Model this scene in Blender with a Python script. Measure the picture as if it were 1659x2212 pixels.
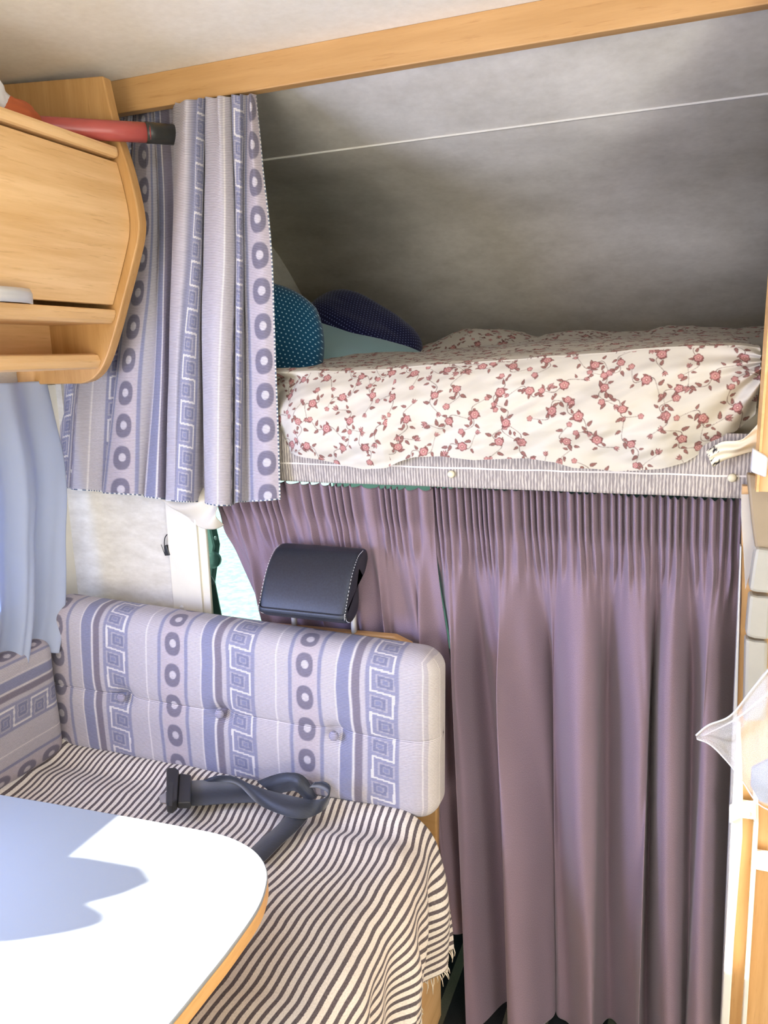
import bpy, math, random
import numpy as np
from mathutils import Vector, Matrix

for o in list(bpy.data.objects): bpy.data.objects.remove(o)
S = bpy.context.scene
COL = S.collection
rnd = random.Random(7)

# ------------------------------------------------------------------ camera
FPX, CX, CY = 1661.0, 829.5, 1106.0
CAM = np.array([0.0, 0.0, 1.5])
def cam_axes(yaw, pitch, roll):
    c, s = math.cos(yaw), math.sin(yaw)
    fw = np.array([-s*math.cos(pitch), c*math.cos(pitch), -math.sin(pitch)])
    rt = np.array([c, s, 0.0]); dn = np.cross(fw, rt)
    cr, sr = math.cos(roll), math.sin(roll)
    return np.array([cr*rt+sr*dn, -sr*rt+cr*dn, fw])
AX = cam_axes(*np.radians([21.36, 11.5, 1.5]))
cd = bpy.data.cameras.new('camera'); cam = bpy.data.objects.new('camera', cd); COL.objects.link(cam)
cd.sensor_fit = 'VERTICAL'; cd.sensor_height = 36.0; cd.sensor_width = 27.0
cd.lens = FPX/2212*36.0; cd.clip_start = 0.02
m = Matrix.Identity(4)
for i in range(3):
    m[i][0] = AX[0][i]; m[i][1] = -AX[1][i]; m[i][2] = -AX[2][i]; m[i][3] = CAM[i]
cam.matrix_world = m
S.camera = cam
def at(x, y, ax, v):                       # where the sight line through a photo point meets the plane axis=v
    d = AX.T @ np.array([(x-CX)/FPX, (y-CY)/FPX, 1.0])
    return CAM + d*(v-CAM[ax])/d[ax]

# ------------------------------------------------------------------ light
vs = S.view_settings
vs.view_transform = 'Standard'; vs.look = 'None'; vs.gamma = 1.0; vs.use_curve_mapping = False
vs.exposure = 0.22
W = bpy.data.worlds.new('world'); S.world = W; W.use_nodes = True
bg = W.node_tree.nodes['Background']; bg.inputs[0].default_value = (0.74, 0.88, 1.0, 1); bg.inputs[1].default_value = 1.6
def sun_dir():                              # travel direction: from the left window, slightly forward and down
    return Vector((1.0, 0.5, -0.44)).normalized()
sd = bpy.data.lights.new('sun', 'SUN'); sd.energy = 48.0; sd.angle = math.radians(0.6); sd.color = (1.0, 0.94, 0.84)
so = bpy.data.objects.new('sun', sd); COL.objects.link(so)
so.rotation_euler = sun_dir().to_track_quat('-Z', 'Y').to_euler(); so.location = (-6, -2, 5)
def area(name, loc, target, sx, sy, power, col):
    l = bpy.data.lights.new(name, 'AREA'); l.shape = 'RECTANGLE'; l.size = sx; l.size_y = sy; l.energy = power; l.color = col
    o = bpy.data.objects.new(name, l); COL.objects.link(o); o.location = loc
    o.rotation_euler = (Vector(target)-Vector(loc)).to_track_quat('-Z', 'Y').to_euler()
    return o
area('hatch_daylight', (-0.55, 0.35, 2.08), (-0.6, 0.75, 0.6), 0.5, 0.5, 7.0, (0.60, 0.74, 1.0))
area('window_daylight', (-1.43, 0.25, 1.2), (0.2, 0.8, 0.9), 0.8, 0.42, 30.0, (0.44, 0.54, 1.0))
area('door_daylight', (0.92, -0.35, 0.95), (-0.7, 1.1, 1.35), 0.6, 1.5, 13.0, (1.0, 0.92, 0.80))
area('rear_fill', (-0.5, -1.75, 0.95), (-0.5, 0.6, 1.75), 1.4, 0.9, 38.0, (1.0, 0.95, 0.87))  # added fill lamp behind the camera; the rear wall has no window

# ------------------------------------------------------------------ helpers
def lin(c):
    c = np.asarray(c, float)
    if c.max() > 1.0: c = c/255.0
    return np.where(c <= 0.04045, c/12.92, ((c+0.055)/1.055)**2.4)
def L4(c): return tuple(float(v) for v in lin(c))+(1.0,)
def tag(o, label=None, cat=None, group=None, kind=None):
    if label: o['label'] = label
    if cat: o['category'] = cat
    if group: o['group'] = group
    if kind: o['kind'] = kind
    return o
def empty(name, loc, label, cat, group=None):
    o = bpy.data.objects.new(name, None); o.empty_display_size = 0.05; COL.objects.link(o); o.location = loc
    return tag(o, label, cat, group)
def world_loc(o):
    v = Vector((0, 0, 0))
    while o: v += o.location; o = o.parent
    return v
def mesh(name, V, F, mat, parent=None, smooth=True, uv=None, col=None, origin=None, solid=0.0):
    V = np.asarray(V, float).reshape(-1, 3)
    if origin is None: origin = np.array([(V[:, 0].min()+V[:, 0].max())/2, (V[:, 1].min()+V[:, 1].max())/2, V[:, 2].min()])
    origin = np.asarray(origin, float)
    me = bpy.data.meshes.new(name)
    if isinstance(F, np.ndarray):
        n, k = F.shape
        me.vertices.add(len(V)); me.vertices.foreach_set('co', (V-origin).astype(np.float32).ravel())
        me.loops.add(n*k); me.loops.foreach_set('vertex_index', F.astype(np.int32).ravel())
        me.polygons.add(n); me.polygons.foreach_set('loop_start', np.arange(0, n*k, k, dtype=np.int32))
        me.update(calc_edges=True)
    else:
        me.from_pydata([tuple(v) for v in (V-origin)], [], F)
    if smooth: me.polygons.foreach_set('use_smooth', np.ones(len(me.polygons), bool))
    if uv is not None:
        lay = me.uv_layers.new(name='UVMap'); vi = np.empty(len(me.loops), np.int32)
        me.loops.foreach_get('vertex_index', vi)
        lay.data.foreach_set('uv', np.asarray(uv, np.float32).reshape(-1, 2)[vi].ravel())
    if col is not None:
        a = me.color_attributes.new('pattern', 'FLOAT_COLOR', 'POINT')
        c = np.ones((len(V), 4), np.float32); c[:, :3] = np.asarray(col).reshape(-1, 3)
        a.data.foreach_set('color', c.ravel())
    if mat: me.materials.append(mat)
    me.validate()
    o = bpy.data.objects.new(name, me); COL.objects.link(o)
    if parent:
        o.parent = parent; o.location = Vector(origin)-world_loc(parent)
    else: o.location = origin
    if solid:
        md = o.modifiers.new('thickness', 'SOLIDIFY'); md.thickness = solid; md.offset = 0
    return o
def grid_faces(ny, nx, close_u=False):
    i = np.arange(ny*nx).reshape(ny, nx)
    if close_u: i = np.hstack([i, i[:, :1]])
    return np.stack([i[:-1, :-1], i[:-1, 1:], i[1:, 1:], i[1:, :-1]], -1).reshape(-1, 4)
def sheet(name, P, mat, parent=None, uv=None, col=None, solid=0.0, flip=False):
    ny, nx = P.shape[:2]; F = grid_faces(ny, nx)
    if flip: F = F[:, ::-1].copy()
    return mesh(name, P, F, mat, parent, True, uv, col, solid=solid)
def box_data(x0, x1, y0, y1, z0, z1, b=0.0):
    return [(x0,y0,z0),(x1,y0,z0),(x1,y1,z0),(x0,y1,z0),(x0,y0,z1),(x1,y0,z1),(x1,y1,z1),(x0,y1,z1)], \
           [(3,2,1,0),(4,5,6,7),(0,1,5,4),(1,2,6,5),(2,3,7,6),(3,0,4,7)]
def bevel(o, w, seg=2):
    md = o.modifiers.new('bevel', 'BEVEL'); md.width = w; md.segments = seg; md.limit_method = 'ANGLE'; return o
def box(name, x0, x1, y0, y1, z0, z1, mat, parent=None, bev=0.0):
    V, F = box_data(x0, x1, y0, y1, z0, z1); o = mesh(name, V, F, mat, parent, smooth=False)
    return bevel(o, bev) if bev else o
def boxes(name, L, mat, parent=None, bev=0.0):
    V, F = [], []
    for b in L:
        v, f = box_data(*b); n = len(V); V += v; F += [tuple(i+n for i in q) for q in f]
    o = mesh(name, V, F, mat, parent, smooth=False)
    return bevel(o, bev) if bev else o
def prism(name, pts, d, mat, parent=None, bev=0.0, smooth=False):
    """closed outline pts (3D), extruded by vector d"""
    pts = [np.asarray(p, float) for p in pts]; n = len(pts); d = np.asarray(d, float)
    V = pts+[p+d for p in pts]
    F = [tuple(range(n)), tuple(range(2*n-1, n-1, -1))]+[((i+1) % n, i, i+n, (i+1) % n+n) for i in range(n)]
    o = mesh(name, V, F, mat, parent, smooth=smooth)
    import bmesh
    bm = bmesh.new(); bm.from_mesh(o.data); bmesh.ops.recalc_face_normals(bm, faces=bm.faces); bm.to_mesh(o.data); bm.free()
    return bevel(o, bev) if bev else o
def catmull(P, n):
    P = np.asarray(P, float); k = len(P); out = []
    Q = np.vstack([2*P[0]-P[1], P, 2*P[-1]-P[-2]])
    for t in np.linspace(0, k-1, n):
        i = min(int(t), k-2); f = t-i; a, b, c, d = Q[i], Q[i+1], Q[i+2], Q[i+3]
        out.append(0.5*((2*b)+(c-a)*f+(2*a-5*b+4*c-d)*f*f+(3*b-a-3*c+d)*f**3))
    return np.array(out)
def tube_data(path, r, n=12, caps=True):
    path = np.asarray(path, float); m_ = len(path); r = np.broadcast_to(r, (m_,))
    T = np.gradient(path, axis=0); T /= np.linalg.norm(T, axis=1)[:, None]
    up = np.array([0, 0, 1.0]) if abs(T[0][2]) < 0.9 else np.array([1.0, 0, 0]); V = []
    for i in range(m_):
        a = np.cross(T[i], up); a /= np.linalg.norm(a); b = np.cross(T[i], a); up = -b if np.dot(-b, up) > 0 else b
        for k in range(n):
            t = 2*math.pi*k/n; V.append(path[i]+r[i]*(math.cos(t)*a+math.sin(t)*b))
    F = [(i*n+k, i*n+(k+1) % n, (i+1)*n+(k+1) % n, (i+1)*n+k) for i in range(m_-1) for k in range(n)]
    if caps: F += [tuple(range(n))[::-1], tuple((m_-1)*n+k for k in range(n))]
    return V, F
def tube(name, path, r, mat, parent=None, n=12):
    V, F = tube_data(path, r, n); return mesh(name, V, F, mat, parent)
def merged(name, parts, mat, parent=None, smooth=True):
    V, F = [], []
    for v, f in parts:
        k = len(V); V += [tuple(p) for p in v]; F += [tuple(i+k for i in q) for q in f]
    return mesh(name, V, F, mat, parent, smooth)
def lathe_data(c, axis, prof, n=24):
    c = np.asarray(c, float); axis = np.asarray(axis, float); axis /= np.linalg.norm(axis)
    a = np.cross(axis, [0, 0, 1.0] if abs(axis[2]) < .9 else [1.0, 0, 0]); a /= np.linalg.norm(a); b = np.cross(axis, a)
    V = [c+axis*h+r*(math.cos(2*math.pi*k/n)*a+math.sin(2*math.pi*k/n)*b) for r, h in prof for k in range(n)]
    m_ = len(prof)
    F = [(i*n+k, i*n+(k+1) % n, (i+1)*n+(k+1) % n, (i+1)*n+k) for i in range(m_-1) for k in range(n)]
    F += [tuple(range(n))[::-1], tuple((m_-1)*n+k for k in range(n))]
    return V, F
def vnoise(x, y, seed=0):
    x = np.asarray(x, float); y = np.asarray(y, float)
    xi = np.floor(x).astype(int); yi = np.floor(y).astype(int); fx = x-xi; fy = y-yi
    fx = fx*fx*(3-2*fx); fy = fy*fy*(3-2*fy)
    def h(a, b):
        v = np.sin(a*127.1+b*311.7+seed*74.7)*43758.5453; return v-np.floor(v)
    return (h(xi, yi)*(1-fx)+h(xi+1, yi)*fx)*(1-fy)+(h(xi, yi+1)*(1-fx)+h(xi+1, yi+1)*fx)*fy-0.5
def fbm(x, y, seed=0, o=3):
    return sum(vnoise(x*2**k, y*2**k, seed+k)/2**k for k in range(o))
def sstep(a, b, x):
    t = np.clip((x-a)/(b-a), 0, 1); return t*t*(3-2*t)

# ------------------------------------------------------------------ materials
class N:                                     # small node helper
    def __init__(s, name):
        s.m = bpy.data.materials.new(name); s.m.use_nodes = True; s.t = s.m.node_tree; s.b = s.t.nodes['Principled BSDF']
        s.out = s.t.nodes['Material Output']
    def n(s, ty, **k):
        x = s.t.nodes.new(ty)
        for a, v in k.items(): setattr(x, a, v)
        return x
    def l(s, a, b): s.t.links.new(a, b)
    def setp(s, **k):
        names = dict(color='Base Color', rough='Roughness', metal='Metallic', spec='Specular IOR Level', sheen='Sheen Weight', trans='Transmission Weight', coat='Coat Weight', ior='IOR', alpha='Alpha')
        for a, v in k.items(): s.b.inputs[names[a]].default_value = v
        return s
    def coords(s, kind='Object', scale=(1, 1, 1)):
        tc = s.n('ShaderNodeTexCoord'); mp = s.n('ShaderNodeMapping'); mp.inputs['Scale'].default_value = scale
        s.l(tc.outputs[kind], mp.inputs['Vector']); return mp.outputs[0]
    def noise(s, vec, scale, detail=4, rough=0.5):
        x = s.n('ShaderNodeTexNoise'); x.inputs['Scale'].default_value = scale; x.inputs['Detail'].default_value = detail; x.inputs['Roughness'].default_value = rough
        s.l(vec, x.inputs['Vector']); return x.outputs[0]
    def ramp(s, f, stops):
        x = s.n('ShaderNodeValToRGB'); e = x.color_ramp.elements
        while len(e) < len(stops): e.new(0.5)
        for q, (p, c) in zip(e, stops): q.position = p; q.color = c
        s.l(f, x.inputs[0]); return x.outputs[0]
    def mixc(s, f, a, b, mode='MIX'):
        x = s.n('ShaderNodeMix', data_type='RGBA', blend_type=mode)
        for i, v in ((0, f), (6, a), (7, b)):
            if hasattr(v, 'default_value'): s.l(v, x.inputs[i])
            else: x.inputs[i].default_value = v
        return x.outputs[2]
    def math(s, op, a, b=0.0):
        x = s.n('ShaderNodeMath', operation=op)
        for i, v in ((0, a), (1, b)):
            if hasattr(v, 'default_value'): s.l(v, x.inputs[i])
            else: x.inputs[i].default_value = v
        return x.outputs[0]
    def bump(s, h, strength=0.3, dist=0.002):
        x = s.n('ShaderNodeBump'); x.inputs['Strength'].default_value = strength; x.inputs['Distance'].default_value = dist
        s.l(h, x.inputs['Height']); s.l(x.outputs[0], s.b.inputs['Normal'])
    def base(s, c): s.l(c, s.b.inputs['Base Color'])

def plain(name, c, rough=0.6, metal=0.0, spec=0.5, var=0.06, scale=30):
    s = N(name).setp(rough=rough, metal=metal, spec=spec)
    v = s.coords(); f = s.noise(v, scale)
    a = lin(c); s.base(s.ramp(f, [(0.3, tuple(a*(1-var))+(1,)), (0.7, tuple(np.minimum(a*(1+var), 1))+(1,))]))
    return s.m
def wood(name, c1, c2, scale, rough=0.42):
    s = N(name).setp(rough=rough, spec=0.4)
    v = s.coords(scale=scale); f = s.noise(v, 1.0, 6, 0.62); g = s.noise(v, 5.0, 3, 0.7)
    c = s.ramp(f, [(0.34, L4(c1)), (0.5, tuple((lin(c1)+lin(c2))/2)+(1,)), (0.66, L4(c2))])
    dark = s.ramp(g, [(0.30, (0.80, 0.74, 0.66, 1)), (0.42, (1, 1, 1, 1))])
    s.base(s.mixc(0.7, c, dark, 'MULTIPLY')); s.bump(g, 0.05, 0.001)
    return s.m
def lining(name, c1, c2, k=1.0):             # soft mottled wall covering
    s = N(name).setp(rough=0.9, spec=0.2)
    f = s.noise(s.coords(scale=(6*k, 6*k, 15*k)), 1.0, 6, 0.65); g = s.noise(s.coords(scale=(60, 60, 140)), 1.0, 3, 0.6)
    c = s.ramp(f, [(0.32, L4(c1)), (0.68, L4(c2))])
    s.base(s.mixc(0.35, c, s.ramp(g, [(0.3, (0.82, 0.8, 0.76, 1)), (0.7, (1, 1, 1, 1))]), 'MULTIPLY')); s.bump(g, 0.08, 0.001)
    return s.m
def cloth_attr(name, ribs='v', period=0.0032, strength=0.35, contrast=0.26, sheen=0.15):
    """pattern from the cloth's own colour attribute + woven ribs in the UV (metres)"""
    s = N(name).setp(rough=0.92, spec=0.15, sheen=sheen)
    at_ = s.n('ShaderNodeAttribute', attribute_name='pattern')
    tc = s.n('ShaderNodeTexCoord'); sp = s.n('ShaderNodeSeparateXYZ'); s.l(tc.outputs['UV'], sp.inputs[0])
    q = sp.outputs[1] if ribs == 'v' else sp.outputs[0]
    wob = s.noise(s.coords('UV', (90, 90, 90)), 1.0, 2)
    w = s.math('SINE', s.math('ADD', s.math('MULTIPLY', q, 2*math.pi/period), s.math('MULTIPLY', wob, 1.5)))
    sl = s.noise(s.coords('UV', (120, 900, 1) if ribs == 'v' else (900, 120, 1)), 1.0, 3, 0.7)
    h = s.math('ADD', s.math('MULTIPLY', w, 0.35), sl)
    c = s.ramp(h, [(0.1, (1-contrast*1.6,)*3+(1,)), (0.8, (1+contrast*0.5,)*3+(1,))])
    s.base(s.mixc(1.0, at_.outputs['Color'], c, 'MULTIPLY')); s.bump(h, strength, 0.0015)
    return s.m
def soft_cloth(name, c1, c2, fine=900, rough=0.9, translucent=0.0, sheen=0.2, tcol=None, streak=(1, 1, 1)):
    s = N(name).setp(rough=rough, spec=0.15, sheen=sheen)
    v = s.coords('UV', tuple(fine*k for k in streak)); f = s.noise(v, 1.0, 2, 0.7); g = s.noise(s.coords('UV', (14, 9, 1)), 1.0, 3)
    c = s.ramp(f, [(0.3, L4(c1)), (0.72, L4(c2))]); s.base(s.mixc(0.25, c, s.ramp(g, [(0.3, (0.86,)*3+(1,)), (0.7, (1,)*4)]), 'MULTIPLY')); s.bump(f, 0.25, 0.0008)
    if translucent:
        t = s.n('ShaderNodeBsdfTranslucent'); t.inputs[0].default_value = L4(tcol or c2); mx = s.n('ShaderNodeMixShader'); mx.inputs[0].default_value = translucent
        s.l(s.b.outputs[0], mx.inputs[1]); s.l(t.outputs[0], mx.inputs[2]); s.l(mx.outputs[0], s.out.inputs[0])
    return s.m

M = {}
M['ceiling'] = lining('cream ceiling lining', (238, 230, 212), (248, 242, 228), 0.8)
M['alcove'] = lining('grey alcove lining', (208, 202, 190), (234, 228, 217), 0.9)
M['alcove_side'] = lining('pale alcove side lining', (205, 202, 188), (222, 219, 206), 1.2)
M['panel'] = lining('mottled beige wall panel', (204, 198, 184), (224, 219, 207), 3.0)
M['cream'] = plain('cream plastic', (222, 216, 198), 0.5, var=0.03)
M['seam'] = plain('seam trim', (214, 209, 198), 0.5, var=0.02)
M['beech_x'] = wood('beech across', (182, 138, 84), (200, 156, 102), (2.5, 60, 34))
M['beech_y'] = wood('beech lengthwise', (212, 168, 110), (232, 192, 138), (60, 2.5, 34))
M['beech_z'] = wood('beech upright', (206, 160, 104), (222, 180, 126), (40, 60, 2.5))
M['beech_dark'] = wood('beech panel', (178, 134, 78), (198, 154, 98), (40, 60, 3.0))
M['edge'] = wood('beech edge banding', (214, 164, 100), (228, 180, 118), (6, 6, 60))
M['white_table'] = plain('white laminate', (144, 150, 152), 0.28, var=0.015, scale=6)
M['carpet'] = None
M['black_plastic'] = plain('black plastic', (42, 42, 42), 0.42, var=0.1)
M['steel'] = plain('polished steel', (200, 200, 198), 0.14, metal=1.0, var=0.02)
M['satin'] = plain('satin metal', (206, 204, 198), 0.35, metal=0.35, var=0.03)
M['grey_plastic'] = plain('grey trim plastic', (168, 164, 150), 0.38, var=0.03)
M['taupe'] = plain('taupe trim', (150, 132, 104), 0.55, var=0.04)
M['dark_plastic'] = plain('dark green grey plastic', (60, 74, 70), 0.4, var=0.06)
M['white_paint'] = plain('white paint', (236, 232, 218), 0.35, var=0.02)
M['white_plastic'] = plain('white plastic', (214, 214, 214), 0.3, var=0.02)
M['button'] = plain('cream button', (214, 204, 172), 0.35, var=0.03)
M['red'] = plain('red enamel', (172, 80, 72), 0.33, var=0.05)
M['tape'] = plain('black tape', (46, 46, 42), 0.35, var=0.15)
M['orange'] = plain('orange fabric', (176, 88, 44), 0.8, var=0.1)
M['purple'] = soft_cloth('purple curtain cloth', (118, 98, 110), (158, 137, 147), 1500, translucent=0.05, tcol=(150, 130, 190), streak=(1.0, 0.35, 1))
M['blue'] = soft_cloth('pale blue curtain cloth', (184, 194, 214), (202, 210, 226), 1600, translucent=0.35, tcol=(160, 182, 225))
M['cream_cloth'] = soft_cloth('cream cotton', (232, 222, 200), (242, 234, 216), 1300, translucent=0.2)
M['teal_sheet'] = soft_cloth('pale teal cotton', (140, 176, 178), (160, 194, 194), 1300)
M['fabric'] = cloth_attr('woven upholstery')
M['floral'] = cloth_attr('floral cotton', period=0.0011, strength=0.06, contrast=0.02, sheen=0.05)
def strip_mat():
    s = N('ribbed grey strip').setp(rough=0.9, spec=0.15)
    v = s.coords('UV', (260, 20, 1)); g = s.noise(s.coords('UV', (10, 30, 1)), 1.0, 2); tc0 = s.n('ShaderNodeTexCoord'); sp0 = s.n('ShaderNodeSeparateXYZ'); s.l(tc0.outputs['UV'], sp0.inputs[0])
    f = s.math('ADD', s.math('MULTIPLY', s.math('SINE', s.math('ADD', s.math('MULTIPLY', sp0.outputs[0], 2*math.pi/0.0062), s.math('MULTIPLY', s.noise(v, 1.0, 3, 0.7), 7.0))), 0.22), s.noise(s.coords('UV', (700, 60, 1)), 1.0, 2))
    c = s.ramp(f, [(0.34, L4((138, 129, 124))), (0.52, L4((160, 150, 143))), (0.70, L4((198, 188, 174)))])
    sp = s.n('ShaderNodeSeparateXYZ'); tc = s.n('ShaderNodeTexCoord'); s.l(tc.outputs['UV'], sp.inputs[0])
    d = s.math('ABSOLUTE', s.math('SUBTRACT', s.math('ADD', sp.outputs[1], s.math('MULTIPLY', g, 0.006)), 0.043))
    ln = s.math('LESS_THAN', d, 0.0016)
    s.base(s.mixc(ln, c, L4((216, 208, 198)))); s.bump(f, 0.4, 0.001); return s.m
M['strip'] = strip_mat()
def dots_mat(name, c, cdot, period=0.0105, rad=0.17):
    s = N(name).setp(rough=0.85, spec=0.15, sheen=0.2)
    tc = s.n('ShaderNodeTexCoord'); sp = s.n('ShaderNodeSeparateXYZ'); s.l(tc.outputs['UV'], sp.inputs[0])
    v = s.math('DIVIDE', sp.outputs[1], period); row = s.math('FLOOR', v)
    u = s.math('ADD', s.math('DIVIDE', sp.outputs[0], period*1.15), s.math('MULTIPLY', row, 0.5))
    fu = s.math('SUBTRACT', s.math('FRACT', u), 0.5); fv = s.math('SUBTRACT', s.math('FRACT', v), 0.5)
    r = s.math('SQRT', s.math('ADD', s.math('MULTIPLY', fu, fu), s.math('MULTIPLY', fv, fv)))
    s.base(s.mixc(s.math('LESS_THAN', r, rad), L4(c), L4(cdot)))
    s.bump(s.noise(s.coords('UV', (1200, 1200, 1)), 1.0, 2), 0.2, 0.0006); return s.m
M['teal_dots'] = dots_mat('teal dotted cotton', (18, 72, 100), (150, 190, 205))
M['navy_dots'] = dots_mat('navy dotted cotton', (24, 26, 62), (120, 130, 175), 0.009, 0.15)
def stripes_mat():
    s = N('striped woven throw').setp(rough=0.95, spec=0.1, sheen=0.15)
    tc = s.n('ShaderNodeTexCoord'); sp = s.n('ShaderNodeSeparateXYZ'); s.l(tc.outputs['UV'], sp.inputs[0])
    wob = s.noise(s.coords('UV', (7, 4, 1)), 1.0, 2)
    u = s.math('ADD', sp.outputs[0], s.math('MULTIPLY', wob, 0.004))
    fr = s.math('FRACT', s.math('DIVIDE', u, 0.0152))
    weave = s.noise(s.coords('UV', (700, 260, 1)), 1.0, 2, 0.7)
    fr2 = s.math('ADD', fr, s.math('MULTIPLY', s.math('SUBTRACT', weave, 0.5), 0.10))
    st = s.ramp(fr2, [(0.0, (0, 0, 0, 1)), (0.06, (1, 1, 1, 1)), (0.44, (1, 1, 1, 1)), (0.50, (0, 0, 0, 1))])
    dk = s.ramp(weave, [(0.35, L4((78, 70, 72))), (0.65, L4((112, 102, 102)))]); lt = s.ramp(weave, [(0.35, L4((214, 204, 190))), (0.65, L4((236, 228, 214)))])
    s.base(s.mixc(st, lt, dk)); s.bump(weave, 0.4, 0.001); return s.m
M['stripes'] = stripes_mat()
M['fringe'] = plain('cream yarn', (226, 216, 196), 0.95)
def belt_mat():
    s = N('black webbing').setp(rough=0.5, spec=0.5, sheen=0.3)
    f = s.noise(s.coords('UV', (40, 900, 1)), 1.0, 2, 0.7)
    s.base(s.ramp(f, [(0.3, L4((22, 26, 34))), (0.7, L4((42, 47, 58)))])); s.bump(f, 0.4, 0.0008); return s.m
M['belt'] = belt_mat()
def leather_mat():
    s = N('black leather').setp(rough=0.42, spec=0.5)
    f = s.noise(s.coords(scale=(260, 260, 260)), 1.0, 3); s.base(s.ramp(f, [(0.3, L4((26, 30, 39))), (0.7, L4((36, 41, 51)))])); s.bump(f, 0.12, 0.0006); return s.m
M['leather'] = leather_mat()
def carpet_mat():
    s = N('dark striped carpet').setp(rough=1.0, spec=0.05)
    tc = s.n('ShaderNodeTexCoord'); sp = s.n('ShaderNodeSeparateXYZ'); s.l(tc.outputs['Object'], sp.inputs[0])
    f = s.noise(s.coords(scale=(500, 500, 500)), 1.0, 3, 0.8)
    x = s.math('ADD', sp.outputs[0], s.math('MULTIPLY', f, 0.006))
    st = s.math('LESS_THAN', s.math('FRACT', s.math('DIVIDE', x, 0.075)), 0.3)
    base = s.mixc(st, L4((48, 50, 52)), L4((118, 116, 100))); s.base(s.mixc(0.6, base, s.ramp(f, [(0.35, (0.35,)*3+(1,)), (0.65, (1.25,)*3+(1,))]), 'MULTIPLY')); s.bump(f, 1.0, 0.004); return s.m
M['carpet'] = carpet_mat()
def ground_mat():
    s = N('pale gravel paving').setp(rough=0.9)
    f = s.noise(s.coords(scale=(14, 14, 14)), 1.0, 4, 0.7); s.base(s.ramp(f, [(0.35, L4((168, 184, 180))), (0.6, L4((214, 224, 220)))])); return s.m
M['ground'] = ground_mat()
def glass_mat(name, tint):
    s = N(name); t = s.n('ShaderNodeBsdfTransparent'); t.inputs[0].default_value = tint; g = s.n('ShaderNodeBsdfGlossy'); g.inputs['Roughness'].default_value = 0.02
    mx = s.n('ShaderNodeMixShader'); mx.inputs[0].default_value = 0.06; s.l(t.outputs[0], mx.inputs[1]); s.l(g.outputs[0], mx.inputs[2]); s.l(mx.outputs[0], s.out.inputs[0]); return s.m
M['glass'] = glass_mat('clear glass', (0.96, 0.98, 0.98, 1)); M['cab_glass'] = glass_mat('green tinted glass', (0.48, 0.62, 0.60, 1))
def sheer_mat(name, c, alpha, clear=0.0):
    s = N(name).setp(rough=0.9 if not clear else 0.1, spec=0.2 if not clear else 0.8); s.b.inputs['Base Color'].default_value = L4(c)
    f = s.noise(s.coords('UV', (1100, 1100, 1)), 1.0, 2, 0.7); t = s.n('ShaderNodeBsdfTransparent'); mx = s.n('ShaderNodeMixShader')
    a = s.ramp(f, [(0.3, (max(alpha-0.15, 0),)*3+(1,)), (0.7, (alpha+0.15,)*3+(1,))]); s.l(a, mx.inputs[0]); s.l(t.outputs[0], mx.inputs[1]); s.l(s.b.outputs[0], mx.inputs[2]); s.l(mx.outputs[0], s.out.inputs[0]); return s.m
M['net'] = sheer_mat('white tulle', (240, 236, 232), 0.36)
M['clear'] = sheer_mat('clear plastic film', (205, 210, 208), 0.35, 1.0)
M['denim'] = soft_cloth('blue grey knitted cloth', (120, 138, 160), (176, 190, 206), 700)

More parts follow.
